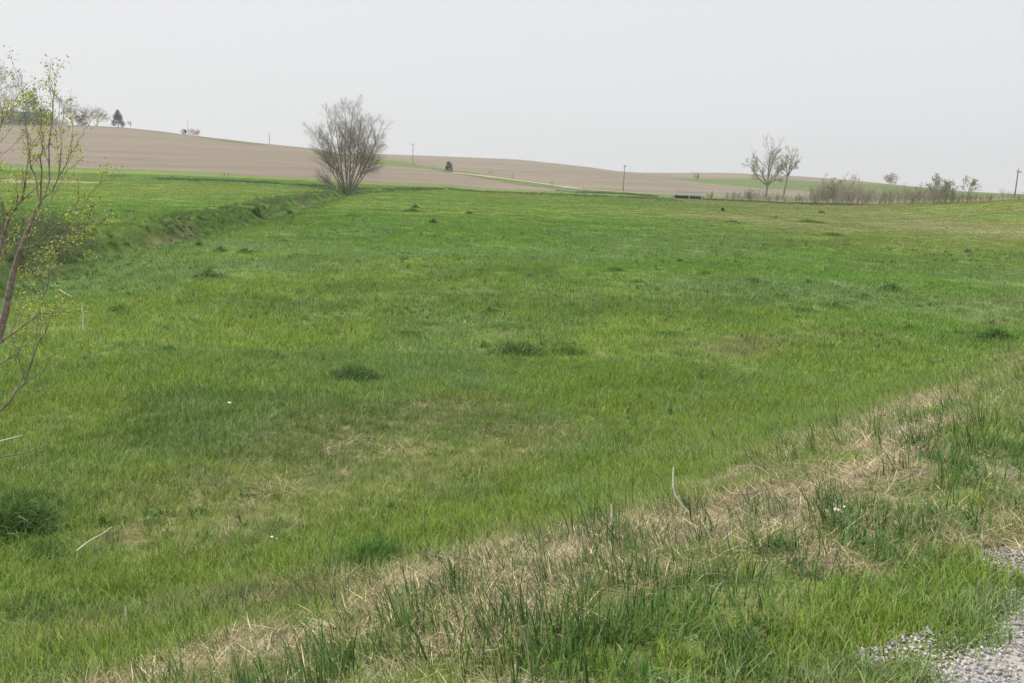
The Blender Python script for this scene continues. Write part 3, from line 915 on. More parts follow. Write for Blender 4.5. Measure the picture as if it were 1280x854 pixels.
# ------------------------------------------------------------------ tubes and trees
class Tubes:
    def __init__(s): s.V = []; s.Q = []; s.n = 0

    def add(s, pts, rad, sides=4):
        P = np.asarray(pts, float); k = len(P)
        T = np.gradient(P, axis=0); T /= np.linalg.norm(T, axis=1)[:, None] + 1e-9
        ref = np.array([0, 0, 1.0]) if abs(T[:, 2].mean()) < .85 else np.array([1.0, 0, 0])
        A = np.cross(T, ref); A /= np.linalg.norm(A, axis=1)[:, None] + 1e-9
        B = np.cross(T, A)
        an = np.arange(sides) * 2 * math.pi / sides
        R = np.asarray(rad, float)[:, None, None]
        V = P[:, None] + R * (A[:, None] * np.cos(an)[None, :, None] + B[:, None] * np.sin(an)[None, :, None])
        s.V.append(V.reshape(-1, 3))
        i = np.arange(k - 1)[:, None] * sides; j = np.arange(sides)[None]; j2 = (j + 1) % sides
        s.Q.append(np.stack([i + j, i + j2, i + sides + j2, i + sides + j], -1).reshape(-1, 4) + s.n)
        s.n += k * sides

    def mesh(s, name):
        return mesh_np(name, np.concatenate(s.V), np.concatenate(s.Q))


def bend_path(g, p0, d0, length, segs, up=.0, wig=.12, out=None):
    p = np.array(p0, float); d = np.array(d0, float); d /= np.linalg.norm(d)
    pts = [p.copy()]; dirs = [d.copy()]
    for _ in range(segs):
        d = d + g.normal(0, wig, 3) + np.array([0, 0, up])
        if out is not None: d = d + out
        d /= np.linalg.norm(d)
        p = p + d * length / segs
        pts.append(p.copy()); dirs.append(d.copy())
    return np.array(pts), np.array(dirs)


def branchset(g, tubes, pts, dirs, r0, length, spec, level, tips, start=.25):
    """spec: per level (count, length ratio, angle, up, wig, segs, sides, rmin)"""
    if level >= len(spec): return
    cnt, lr, ang, up, wig, segs, sides, rmin = spec[level]
    n = max(1, int(cnt * g.uniform(.8, 1.2)))
    for i in range(n):
        t = start + (1 - start) * ((i + g.random()) / n)
        f = t * (len(pts) - 1); k = min(int(f), len(pts) - 2); fr = f - k
        p = pts[k] * (1 - fr) + pts[k + 1] * fr; d = dirs[k]
        ax = np.cross(d, g.normal(0, 1, 3)); ax /= np.linalg.norm(ax) + 1e-9
        a = ang * g.uniform(.7, 1.3)
        nd = d * math.cos(a) + np.cross(ax, d) * math.sin(a)
        L = length * lr * (1.15 - .6 * t) * g.uniform(.7, 1.2)
        r = max(rmin, r0 * (1 - .75 * t) * .55)
        P, D = bend_path(g, p, nd, L, segs, up, wig)
        tubes[min(level, len(tubes) - 1)].add(P, np.linspace(r, max(rmin * .6, r * .3), segs + 1), sides)
        if level == len(spec) - 1: tips.append(P)
        branchset(g, tubes, P, D, r, L, spec, level + 1, tips, .2)


def leaves(tips, n, size, seed, spread=.15, per_tip=True):
    g = np.random.default_rng(seed)
    k = g.integers(0, len(tips), n)
    base = np.array([tips[i][g.integers(max(1, len(tips[i]) // 3), len(tips[i]))] for i in k]) + g.normal(0, spread, (n, 3))
    a = g.normal(0, 1, (n, 3)); a /= np.linalg.norm(a, axis=1)[:, None]
    b = np.cross(a, g.normal(0, 1, (n, 3))); b /= np.linalg.norm(b, axis=1)[:, None]
    s = size * g.uniform(.6, 1.3, (n, 1))
    V = np.stack([base, base + (a * .5 + b * .32) * s, base + a * s, base + (a * .5 - b * .32) * s], 1).reshape(-1, 3)
    Q = np.arange(n * 4).reshape(-1, 4)
    bl = np.repeat(np.stack([g.random(n), g.random(n), g.random(n) * .9], 1), 4, 0)
    return V, Q, bl


def leafobj(name, tips, n, size, seed, mat, parent, spread=.15):
    V, Q, bl = leaves(tips, n, size, seed, spread)
    me = mesh_np(name, V, Q); col_attr(me, 'bl', bl)
    o = link(name, me, mat, parent); tag(o, kind='stuff')
    return o


def tree_thing(name, loc, label, cat='tree', group=None):
    o = empty(name, loc); tag(o, label, cat, group); return o


# the big bare multi-stemmed tree
BT = on_ground(435, 238.5)
D_ = math.hypot(BT.x, BT.y); m = D_ / F * 1.0
g = np.random.default_rng(41)
bt = tree_thing('bare_tree', BT, 'large bare multi-stemmed tree with a round crown at the end of the creek')
TR, TW = Tubes(), Tubes(); BR = Tubes(); tips = []
Ht = 112 * m
stems = [(-33, -.1, .88), (-20, .3, 1.0), (-10, -.4, 1.05), (-2, .25, 1.10), (6, -.2, 1.12), (13, .35, 1.08), (21, -.3, 1.0), (30, .1, .85), (-38, .2, .7), (38, .0, .7), (0, .9, .8), (4, -.9, .78), (-26, .6, .8), (25, .6, .8)]
for sx, dy, ln in stems:
    a = math.radians(sx * .84)
    p0 = (sx * .02 + g.normal(0, .12), dy * .6, -.2)
    L = Ht * (1.02 if abs(dy) < .5 else .84) * math.cos(a) ** 2.0 * .84 * g.uniform(.92, 1.06)
    P, Dr = bend_path(g, p0, (math.sin(a) * 1.25, dy * .55, math.cos(a)), L, 10, .062, .035)
    r0 = .18 * ln
    TR.add(P, r0 * np.linspace(1, .16, 11), 7)
    branchset(g, [BR, TW, TW], P, Dr, r0, L, [(15, .38, .66, .05, .05, 6, 4, .018), (9, .54, .6, .045, .08, 4, 3, .009), (11, .58, .6, .04, .1, 3, 3, .0062)], 0, tips, .24)
link('trunk', TR.mesh('trunk'), M['bark'], bt, True)
link('branches', BR.mesh('branches'), M['bark'], bt); link('twigs', TW.mesh('twigs'), M['twig'], bt)['kind'] = 'stuff'
# low side growth left of it
SB = on_ground(420, 235)
sb = tree_thing('bare_shrub', SB, 'low bare spreading shrub at the left foot of the big bare tree', 'shrub')
BR, TW = Tubes(), Tubes(); tips = []
for k in range(10):
    a = math.radians(g.uniform(-75, -30) if k < 8 else g.uniform(10, 60))
    L = g.uniform(3.4, 6.8) * (1 if k < 8 else .6)
    P, Dr = bend_path(g, (g.normal(-.3, .3), g.normal(0, .4), -.1), (math.sin(a), g.normal(0, .3), math.cos(a) * .9 + .1), L, 7, .02, .07)
    BR.add(P, np.linspace(.09, .02, 8), 5)
    branchset(g, [TW, TW], P, Dr, .08, L, [(10, .36, .6, .05, .1, 4, 3, .014), (8, .5, .5, .04, .12, 3, 3, .009)], 0, tips, .2)
link('branches', BR.mesh('branches'), M['bark'], sb); link('twigs', TW.mesh('twigs'), M['twig'], sb)['kind'] = 'stuff'


def small_tree(name, label, base, height, width, lean=0.0, seed=0, stems=1, leaf=None, nleaf=0, lsize=.25, bark='bark', crown_start=.35, cat='tree', group=None, tw=.02, dens=1.0, fork=None):
    g = np.random.default_rng(seed)
    t = tree_thing(name, base, label, cat, group)
    TR, TW = Tubes(), Tubes(); tips = []
    for k in range(stems):
        a = lean + (0 if stems == 1 else g.uniform(-.5, .5) * width / height)
        b = 0 if stems == 1 else g.uniform(-.3, .3)
        L = height * g.uniform(.75, .92) if stems > 1 else height * .85
        P, Dr = bend_path(g, (g.normal(0, .05 * stems), g.normal(0, .05 * stems), -.1), (math.sin(a), b, math.cos(a)), L, 8, .02, .07)
        r0 = height * .022 / math.sqrt(stems)
        TR.add(P, np.linspace(r0, r0 * .25, 9), 6)
        lr = width / height * 1.05
        branchset(g, [TR, TW, TW], P, Dr, r0, L, [(10 * dens, lr, .85, .08, .1, 5, 4, tw * 1.4), (7 * dens, .5, .6, .05, .12, 3, 3, tw), (5 * dens, .5, .6, .05, .12, 2, 3, tw * .7)], 0, tips, crown_start)
    if fork:
        for ax_, ay_, z0, ln in fork:
            k0 = P[min(8, int(z0 * 8))]
            Pf, Df = bend_path(g, k0, (math.sin(ax_), ay_, math.cos(ax_)), height * ln, 7, .035, .07)
            TR.add(Pf, np.linspace(r0 * .6, r0 * .15, 8), 5)
            branchset(g, [TR, TW, TW], Pf, Df, r0 * .6, height * ln, [(10 * dens, .42, .75, .06, .1, 4, 4, tw * 1.4), (7 * dens, .5, .6, .05, .12, 3, 3, tw), (5 * dens, .5, .6, .05, .12, 2, 3, tw * .7)], 0, tips, .25)
    link('trunk', TR.mesh('trunk'), M[bark], t)
    link('twigs', TW.mesh('twigs'), M['twig' if bark == 'bark' else bark], t)['kind'] = 'stuff'
    if leaf: leafobj('crown', tips, nleaf, lsize, seed, M[leaf], t, lsize * .9)
    return t


# the two leafing trees by the far bridge
b1 = on_ground(957, 246.5); s1 = math.hypot(b1.x, b1.y) / F
small_tree('leafing_tree', 'pale leafing tree with a forked trunk standing in the brush right of the bridge', b1, 66 * s1, 40 * s1, -.05, 61, 1, 'leafpale', 7000, .17, crown_start=.4, dens=1.1, tw=.016, fork=[(-.95, .1, .26, .52), (-.5, -.2, .35, .55), (.55, .2, .3, .5), (.15, -.3, .4, .5), (.8, -.1, .34, .42)])
b2 = on_ground(977, 249.5); s2 = math.hypot(b2.x, b2.y) / F
small_tree('leaning_tree', 'slender tree leaning right beside the forked tree', b2, 63 * s2, 26 * s2, .24, 66, 1, 'leafpale', 2800, .16, crown_start=.5, tw=.016, fork=[(.75, .1, .55, .3), (-.2, -.2, .55, .36)])


# prototypes for brush, copied as individuals
def copy_tree(o, parent=None):
    c = o.copy(); C.objects.link(c); c.parent = parent
    for ch in list(o.children): copy_tree(ch, c)
    return c


def shrub_proto(seed, h, wdt, mat, leaf=None, nleaf=0, tw=.012, nst=8):
    g = np.random.default_rng(seed)
    t = empty('bare_shrub', (0, 0, 0))
    ST, TW = Tubes(), Tubes(); tips = []
    for k in range(nst):
        a = g.normal(0, .32) * wdt / h; b = g.normal(0, .25)
        L = h * g.uniform(.6, 1.0)
        P, Dr = bend_path(g, (g.normal(0, wdt * .16), g.normal(0, wdt * .14), -.1), (a, b, 1), L, 5, .02, .08)
        ST.add(P, np.linspace(.05, .015, 6), 3)
        branchset(g, [TW, TW], P, Dr, .03, L, [(8, .35, .55, .06, .12, 3, 3, tw), (6, .5, .5, .05, .14, 2, 3, tw * .8)], 0, tips, .15)
    link('stems', ST.mesh('stems'), M[mat], t); link('twigs', TW.mesh('twigs'), M[mat], t)['kind'] = 'stuff'
    if leaf: leafobj('foliage', tips, nleaf, .22, seed, M[leaf], t, .12)
    return t


protos = [shrub_proto(70, 4.2, 3.4, 'brushgrey'), shrub_proto(71, 4.6, 3.0, 'brushtwig'), shrub_proto(72, 3.6, 4.0, 'brushtwig'), shrub_proto(73, 4.0, 3.6, 'brushgrey', 'leafpale', 500),
          shrub_proto(74, 3.0, 3.8, 'brushtwig'), shrub_proto(75, 5.0, 3.0, 'brushgrey', 'leafpale', 300)]
gb = np.random.default_rng(55)
used = [False] * len(protos)


def place_proto(k, loc, sc, label, group, cat='shrub', rz=None):
    o = protos[k] if not used[k] else copy_tree(protos[k])
    used[k] = True
    o.location = loc; o.scale = (sc, sc, sc); o.rotation_euler.z = gb.uniform(0, 6.28) if rz is None else rz
    for kk in ('label', 'category', 'group'):
        if kk in o: del o[kk]
    tag(o, label, cat, group)
    return o


GROW = 'bare shrubs in the brush row along the far creek'
LROW = 'bare twiggy shrub in the grey brown brush row beyond the pasture'
for px in np.arange(905, 1242, 3.2):                             # the brush row
    p_ = px + gb.uniform(-2, 2)
    hgt = (.72 + .5 * vnoise(p_ * .055, p_ * 0, 5)) * np.interp(p_, [905, 930, 950, 1005, 1025, 1040, 1060, 1100, 1130, 1160, 1180, 1200, 1240], [9, 16, 11, 12, 26, 30, 25, 24, 24, 26, 24, 16, 9]) * gb.uniform(.75, 1.15)
    q = np.interp(p_, [905, 1000, 1060, 1180, 1240], [250.3, 254, 256, 254.5, 252])
    P = on_ground(p_, q + gb.uniform(-.5, .8)); r = math.hypot(P.x, P.y)
    k = int(gb.choice([0, 1, 2, 3, 4, 5], p=[.2, .2, .22, .13, .13, .12]))
    hp = [4.2, 4.6, 3.6, 4.0, 3.0, 5.0][k]
    place_proto(k, P, hgt * r / F / hp, LROW, GROW)
for px, h in [(1247, 9), (1254, 13), (1262, 11), (1269, 12), (1275, 9), (1282, 11)]:
    q = 251.5; P = on_ground(px, q)
    place_proto(int(gb.integers(0, 6)), P, h * math.hypot(P.x, P.y) / F / 4.0, 'low dark shrub on the pasture crest at the far right', 'shrubs on the right pasture crest')

# individual bushes and small trees far off
def far_shrub(label, px, py, hpx, k, wide=1.0, cat='shrub'):
    P = on_ground(px, py); hp = [4.2, 4.6, 3.6, 4.0, 3.0, 5.0][k]
    s = hpx * math.hypot(P.x, P.y) / F / hp
    o = place_proto(k, P, s, label, None, cat); o.scale = (s * wide, s * wide, s)
    return o


far_shrub('small bare bush standing in the pasture left of the far utility pole', 729, 246.5, 12, 4)
far_shrub('small bare bush at the left end of the near plough boundary', 281, 221.5, 8, 4)
far_shrub('small bare bush on the far plough beside the green strip left of the pale tree', 870, 225.5, 11, 3)
far_shrub('low bush beside the distant road, lowest of three', 690, 232, 7, 2)
far_shrub('thin bare bush beside the distant road, middle one', 641, 224.5, 10, 1, .6)
far_shrub('small dark bush above the distant road', 614, 217.5, 6, 4)
far_shrub('thin bush on the verge right of the green strip', 517, 207, 5, 4)
far_shrub('bare bush beside the right end of the bridge', 888, 250, 12, 3, .8)
far_shrub('pair of dark bushes with bare tops on the hill behind the brush', 1066, 230, 13, 0)
far_shrub('dark bush with a bare top on the hill beside its taller neighbour', 1074, 231, 9, 1)
small_tree('leafing_tree', 'small pale tree rising over the right part of the brush row', on_ground(1167, 254.5), 32 * 200 / F, 13 * 200 / F, .05, 81, 1, 'leafpale', 500, .22, crown_start=.3, tw=.025)
small_tree('leafing_tree', 'small pale round topped tree beside the one over the brush row', on_ground(1180, 254.5), 27 * 195 / F, 16 * 195 / F, .08, 82, 2, 'leafpale', 500, .22, crown_start=.3)
small_tree('leafing_tree', 'small airy tree standing alone right of the brush row', on_ground(1209, 254), 26 * 180 / F, 17 * 180 / F, .03, 83, 1, 'leafpale', 420, .2, crown_start=.35)


def leaf_blob(name, label, base, h, wd, mat, seed, n=900, size=.5, cone=False, cat='shrub', trunk=True, group=None):
    """dense crown: leaf faces through an uneven volume of clumps, on a short stem"""
    g = np.random.default_rng(seed)
    t = tree_thing(name, base, label, cat, group)
    TR = Tubes()
    P, Dr = bend_path(g, (0, 0, -.2), (0, 0, 1), h * .8, 5, 0, .03); TR.add(P, np.linspace(h * .03, h * .008, 6), 6)
    cl = []
    for k in range(26):
        zz = g.uniform(.12, .95)
        rr = (wd / 2) * ((1 - zz) ** .75 if cone else math.sqrt(max(.05, 1 - (2 * zz - 1.05) ** 2))) * g.uniform(.5, .95)
        an = g.uniform(0, 6.28); c = np.array([math.cos(an) * rr, math.sin(an) * rr, zz * h]); cl.append(c)
        TR.add(np.array([[0, 0, zz * h * .7], c * .8 + np.array([0, 0, zz * h * .14]), c]), [h * .008, h * .005, h * .002], 3)
    link('trunk', TR.mesh('trunk'), M['bark'], t)
    k = g.integers(0, len(cl), n)
    tips = [np.array([c, c, c]) for c in cl]
    leafobj('crown', tips, n, size, seed, M[mat], t, wd * .085)
    return t


# hilltop farmstead at the left
def hill(px, back=4):
    q = ray(px, 200); th = math.atan2(q[0], q[1]); d, z = lat(L_C, np.array([th]))
    x_, y_ = math.sin(th) * (d[0] - back), math.cos(th) * (d[0] - back)
    return Vector((x_, y_, gz(x_, y_))), d[0]


P, d = hill(149.5, 3); leaf_blob('pine_tree', 'dark conical evergreen standing alone on the left hilltop', P, 17.5 * d / F, 14 * d / F, 'leafdark', 91, 1500, .7, True, 'tree')
P, d = hill(103, 3); leaf_blob('evergreen_shrub', 'dark rounded evergreen on the hilltop beside the bare trees', P, 11 * d / F, 13 * d / F, 'leafdark', 92, 1000, .6, False)
P, d = hill(45, 1); leaf_blob('evergreen_tree', 'green spreading conical tree in front of the hilltop house', P, 36 * d / F, 30 * d / F, 'leafmid', 93, 2200, .9, True, 'tree')
P, d = hill(60, 1); leaf_blob('evergreen_shrub', 'grey green bush at the right corner of the hilltop house', P, 16 * d / F, 18 * d / F, 'leafmid', 94, 900, .7, False)
P, d = hill(113, 3); small_tree('bare_tree', 'small bare tree right of the dark rounded evergreen on the hilltop', P, 18 * d / F, 15 * d / F, 0, 95, 2, 'leafpale', 300, .5, tw=.05, crown_start=.2)
P, d = hill(123, 3); small_tree('bare_tree', 'bare tree at the right end of the hilltop row before the lone evergreen', P, 17 * d / F, 14 * d / F, 0, 96, 2, 'leafpale', 400, .5, tw=.05, crown_start=.2)
P, d = hill(93, 2); small_tree('bare_tree', 'bare tree with a dark trunk left of the rounded evergreen', P, 18 * d / F, 13 * d / F, .1, 97, 1, 'leafpale', 200, .5, tw=.05, crown_start=.2)
P, d = hill(8, 8); small_tree('bare_tree', 'tall bare tree at the left edge behind the hilltop house', P, 62 * d / F, 34 * d / F, 0, 98, 2, 'pink', 500, .6, tw=.07, crown_start=.2)
P, d = hill(-14, 8); small_tree('bare_tree', 'tall bare tree behind the house, cut by the left picture edge', P, 64 * d / F, 36 * d / F, .04, 99, 2, 'pink', 400, .6, tw=.07, crown_start=.2)
P, d = hill(80, 8); small_tree('leafing_tree', 'pale leafing tree beside the white shed on the hilltop', P, 28 * d / F, 20 * d / F, .05, 100, 1, 'leafpale', 500, .6, tw=.05, crown_start=.25)
P, d = hill(243, 2); far = leaf_blob('evergreen_shrub', 'small grey bush on the skyline left of the big tree', P, 7 * d / F, 14 * d / F, 'pink', 101, 500, .5, False)
P, d = hill(231, 2); leaf_blob('evergreen_shrub', 'tiny dark bush on the skyline beside the grey one', P, 6 * d / F, 6 * d / F, 'leafdark', 102, 300, .5, False)
P, d = hill(165, 2); small_tree('bare_tree', 'tiny bare sapling on the skyline right of the lone evergreen', P, 8 * d / F, 6 * d / F, 0, 103, 1, None, 0, tw=.04)
leaf_blob('dark_bush', 'dark bush at the top of the distant road', on_ground(561, 214.3), 11 * 430 / F, 10 * 430 / F, 'leafdark', 104, 500, .6, True)
leaf_blob('round_bush', 'pinkish round bush on the skyline of the right hill', stand(1113, 805), 12 * 805 / F, 16 * 805 / F, 'pink', 105, 900, .8, False)


def box(V, Q, x0, x1, y0, y1, z0, z1):
    n = len(V)
    V += [(x0, y0, z0), (x1, y0, z0), (x1, y1, z0), (x0, y1, z0), (x0, y0, z1), (x1, y0, z1), (x1, y1, z1), (x0, y1, z1)]
    Q += [(n, n + 3, n + 2, n + 1), (n + 4, n + 5, n + 6, n + 7), (n, n + 1, n + 5, n + 4), (n + 1, n + 2, n + 6, n + 5), (n + 2, n + 3, n + 7, n + 6), (n + 3, n, n + 4, n + 7)]


def boxes(name, lst, mat, parent):
    V, Q = [], []
    for b in lst: box(V, Q, *b)
    me = bpy.data.meshes.new(name); me.from_pydata(V, [], Q); me.update()
    return link(name, me, mat, parent)


def house(label, px, back, L, Dp, wallh, roofh, wallm, roofm, wins, cat='house', name='farmhouse'):
    P, d = hill(px, -back)
    h = empty(name, P); tag(h, label, cat)
    h.rotation_euler.z = -math.atan2(P.x, P.y) + .1
    V = [(-L/2, -Dp/2, -1.5), (L/2, -Dp/2, -1.5), (L/2, Dp/2, -1.5), (-L/2, Dp/2, -1.5), (-L/2, -Dp/2, wallh), (L/2, -Dp/2, wallh), (L/2, Dp/2, wallh), (-L/2, Dp/2, wallh), (-L/2, 0, wallh + roofh), (L/2, 0, wallh + roofh)]
    me = bpy.data.meshes.new('wall'); me.from_pydata(V, [], [(0, 1, 5, 4), (2, 3, 7, 6), (1, 2, 6, 9, 5), (3, 0, 4, 8, 7)]); me.update()
    link('wall', me, M[wallm], h)
    e = .4; sl = roofh / (Dp / 2); zt = wallh + roofh + .05; zb = wallh - e * sl + .05
    V = [(-L/2-e, -Dp/2-e, zb), (L/2+e, -Dp/2-e, zb), (L/2+e, 0, zt), (-L/2-e, 0, zt), (L/2+e, Dp/2+e, zb), (-L/2-e, Dp/2+e, zb)]
    V += [(x_, y_, z_ + .2) for x_, y_, z_ in V]
    me = bpy.data.meshes.new('roof'); me.from_pydata(V, [], [(0, 3, 2, 1), (3, 5, 4, 2), (6, 7, 8, 9), (9, 8, 10, 11), (0, 1, 7, 6), (5, 11, 10, 4), (1, 2, 8, 7), (2, 4, 10, 8), (3, 0, 6, 9), (5, 3, 9, 11)]); me.update()
    link('roof', me, M[roofm], h)
    for wx, wz, ww, wh in wins:
        f = boxes('window', [(wx - ww/2 - .1, wx + ww/2 + .1, -Dp/2 - .08, -Dp/2 - .01, wz - .1, wz + wh + .1)], M['white'], h)
        boxes('pane', [(wx - ww/2, wx + ww/2, -Dp/2 - .11, -Dp/2 - .085, wz, wz + wh)], M['glass'], f)
    return h


house('long grey farmhouse with a dark gabled roof on the left hilltop behind the sapling', 36, 6, 27, 9, 4.2, 4.2, 'wall', 'roof', [(-9, 1.2, 1.4, 1.5), (-4, 1.2, 1.4, 1.5), (2, 1.2, 1.4, 1.5), (8, 1.2, 1.4, 1.5)])
house('small white shed with a pale roof right of the hilltop farmhouse', 76, 5, 9.5, 6, 2.6, 1.5, 'white', 'concrete', [(-2, .8, 1, 1)], 'shed', 'white_shed')


# utility poles
def pole(label, base, h, cross=True, r=.17, rz=0.0, arms=1.2):
    o = empty('utility_pole', base); tag(o, label, 'utility pole', 'utility poles along the distant road'); o.rotation_euler.z = rz
    T = Tubes(); T.add([(0, 0, -.5), (0, 0, h * .5), (0, 0, h)], [r * .8, r * .68, r * .5], 8); link('pole', T.mesh('pole'), M['wood'], o, True)
    if cross:
        boxes('crossarm', [(-arms, arms, -r - .14, -r - .01, h - .8, h - .62)], M['wood'], o)
        for sx in (-.9, -.35, .35, .9):
            T = Tubes(); T.add([(sx * arms, -r - .07, h - .62), (sx * arms, -r - .07, h - .45), (sx * arms, -r - .07, h - .38)], [.04, .06, .03], 6); link('insulator', T.mesh('insulator'), M['steel'], o)
    return o


Pp = []
P = stand(779.5, 322); Pp.append(pole('utility pole standing by the far road left of the bridge', P, 31.5 * 322 / F, True, .2, .3, .5))
P = stand(515.5, 475); Pp.append(pole('utility pole right of the big bare tree by the distant road', P, 23 * 475 / F, True, .2, .3, .5))
P, d = hill(337, 2); Pp.append(pole('thin utility pole on the skyline left of the big bare tree', P, 14 * d / F, False, .2))
P, d = hill(236, 2); Pp.append(pole('thin utility pole on the left skyline beside two tiny bushes', P, 17 * d / F, False, .14))
P = stand(1270.5, 240); Pp.append(pole('utility pole with a crossarm at the far right edge', P, 31 * 240 / F, True, .2, .5, .9))

# bridge on the far road
bd = 257.0; bm = bd / F
bp_ = at_dist(860, 243.8, bd); zt = bp_.z
br = empty('road_bridge', Vector((bp_.x, bp_.y, zt))); tag(br, 'low road bridge with white rails and a dark opening beneath', 'bridge')
br.rotation_euler.z = -math.atan2(bp_.x, bp_.y) - .05
Lb = 26 * bm
boxes('deck', [(-Lb * .62, Lb * .9, -.2, 7.5, -.28, .05)], M['concrete'], br)
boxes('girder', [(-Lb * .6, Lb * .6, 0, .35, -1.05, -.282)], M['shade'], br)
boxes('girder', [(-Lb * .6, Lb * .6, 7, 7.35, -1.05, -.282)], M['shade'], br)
boxes('abutment', [(-Lb * .68, -Lb * .6, -.1, 7.4, -3.0, -.285)], M['concrete'], br)
boxes('abutment', [(Lb * .6, Lb * .68, -.1, 7.4, -3.0, -.285)], M['concrete'], br)
boxes('pier', [(Lb * .05, Lb * .08, -.25, -.06, -2.4, -.285)], M['white'], br)
boxes('pier', [(Lb * .08, Lb * .11, 6.6, 7.2, -2.4, -1.052)], M['white'], br)
for yy in (-.19, 7.4):
    boxes('rail', [(-Lb * .55, Lb * .85, yy, yy + .08, .55, .95)], M['steel'], br)
    for kx in np.linspace(-.55, .85, 9):
        boxes('post', [(Lb * kx - .07, Lb * kx + .07, yy + .082, yy + .2, .052, .8)], M['steel'], br)
# the girders' dark colour stands in for shade in the opening beneath; small fence posts to its right
for lb, px, py, h in [('thin wooden post in the grass right of the bridge', 884.5, 258, 13), ]:
    P = on_ground(px, py); s = math.hypot(P.x, P.y) / F
    T = Tubes(); T.add([(0, 0, -.2), (0, 0, h * s * .5), (.02, 0, h * s)], [.05, .045, .04], 6)
    o = link('fence_post', T.mesh('fence_post'), M['wood']); o.location = P; tag(o, lb, 'post')

# ------------------------------------------------------------------ sapling at the left edge
DS = 6.6
sap = tree_thing('leafing_sapling', stand(-95, DS + .2), 'young sapling with yellow green leaves reaching in from the left edge', 'tree')
so_ = np.array(sap.location)


def pxpath(pts):
    """stem points given as (column, row, distance)"""
    return np.array([np.array(at_dist(a, b, c)) - so_ for a, b, c in pts])


def smooth_path(P, n):
    t = np.linspace(0, 1, len(P)); s = np.linspace(0, 1, n)
    out = np.stack([np.interp(s, t, P[:, k]) for k in range(3)], 1)
    for _ in range(2): out[1:-1] = (out[:-2] + out[1:-1] * 2 + out[2:]) / 4
    return out


g = np.random.default_rng(88)
TRK, BRN, TWG = Tubes(), Tubes(), Tubes(); tips = []
trunk = [(-95, 690, DS + .2), (-60, 560, DS), (-10, 450, DS), (8, 390, DS), (16, 340, DS), (30, 300, DS - .05), (45, 262, DS), (52, 252, DS)]
P = smooth_path(pxpath(trunk), 22); TRK.add(P, np.interp(np.linspace(0, 1, 22), [0, .5, 1], [.038, .020, .008]), 9)
paths = [  # (points, r0, r1)
    ([(50, 254, DS), (45, 225, DS + .1), (36, 195, DS + .15), (33, 165, DS + .2), (30, 130, DS + .2), (26, 100, DS + .3)], .009, .002),
    ([(51, 253, DS), (51, 225, DS - .1), (52, 190, DS - .2), (54, 165, DS - .2), (50, 135, DS - .2)], .009, .002),
    ([(51, 253, DS), (61, 235, DS + .1), (62, 205, DS + .1), (61, 170, DS + .15), (68, 140, DS + .2), (66, 115, DS + .2), (60, 97, DS + .2)], .010, .0018),
    ([(56, 247, DS), (66, 240, DS), (75, 222, DS - .1), (86, 200, DS - .1), (98, 180, DS - .15), (105, 160, DS - .2)], .008, .0018),
    ([(62, 240, DS), (72, 225, DS + .2), (77, 190, DS + .3), (76, 165, DS + .3), (75, 120, DS + .35)], .006, .0016),
    ([(38, 280, DS), (58, 262, DS + .2), (70, 240, DS + .3), (82, 215, DS + .4), (88, 196, DS + .4)], .006, .0015),
    ([(26, 313, DS), (45, 306, DS - .2), (60, 295, DS - .3), (78, 267, DS - .4), (92, 258, DS - .4)], .009, .002),
    ([(30, 310, DS - .1), (60, 303, DS - .3), (85, 293, DS - .4), (105, 284, DS - .4), (118, 278, DS - .4)], .007, .0015),
    ([(46, 306, DS - .2), (47, 285, DS - .2), (47, 270, DS - .2)], .004, .0015),
    ([(35, 283, DS), (30, 268, DS + .1), (26, 255, DS + .1), (20, 240, DS + .2)], .005, .0015),
    ([(20, 335, DS), (35, 332, DS + .3), (52, 322, DS + .4)], .007, .002),
    ([(-60, 500, DS - .6), (-5, 428, DS - .6), (25, 410, DS - .6), (48, 396, DS - .6), (55, 375, DS - .6), (61, 350, DS - .7), (63, 332, DS - .7)], .008, .0018),
    ([(-60, 590, DS - .8), (7, 504, DS - .8), (25, 485, DS - .8), (36, 460, DS - .8), (48, 432, DS - .9), (58, 410, DS - .9), (62, 398, DS - .9)], .009, .0018),
    ([(-50, 490, DS - .4), (0, 456, DS - .4), (20, 442, DS - .5), (34, 430, DS - .5), (48, 412, DS - .5)], .006, .0015),
    ([(35, 462, DS - .8), (55, 450, DS - .8), (72, 440, DS - .9)], .004, .0012),
    ([(-30, 488, DS - .5), (0, 489, DS - .5), (35, 489, DS - .5), (48, 486, DS - .5), (58, 484, DS - .6)], .004, .0012),
    ([(-70, 560, DS + .3), (-20, 440, DS + .3), (-8, 360, DS + .3), (-2, 300, DS + .4), (10, 272, DS + .5), (22, 262, DS + .5), (32, 240, DS + .5), (33, 205, DS + .6), (38, 175, DS + .6)], .018, .002),
    ([(12, 274, DS + .5), (4, 258, DS + .5), (-3, 240, DS + .6), (-6, 200, DS + .6), (2, 150, DS + .6), (6, 115, DS + .7)], .008, .002),
    ([(-8, 360, DS + .3), (-20, 300, DS + .2), (-14, 230, DS + .2), (-5, 170, DS + .2), (12, 130, DS + .2)], .010, .002),
    ([(-10, 450, DS), (10, 420, DS + .3), (22, 400, DS + .4), (30, 372, DS + .5)], .006, .0015),
]
paths += [([(85, 293, DS - .4), (102, 280, DS - .5), (122, 262, DS - .6)], .004, .0012), ([(78, 267, DS - .4), (96, 262, DS - .5), (116, 240, DS - .6), (128, 225, DS - .6)], .004, .0012), ([(60, 295, DS - .3), (84, 286, DS - .3), (104, 296, DS - .2)], .004, .0012), ([(60, 310, DS - .2), (88, 318, DS - .2), (104, 312, DS - .2)], .003, .0012)]
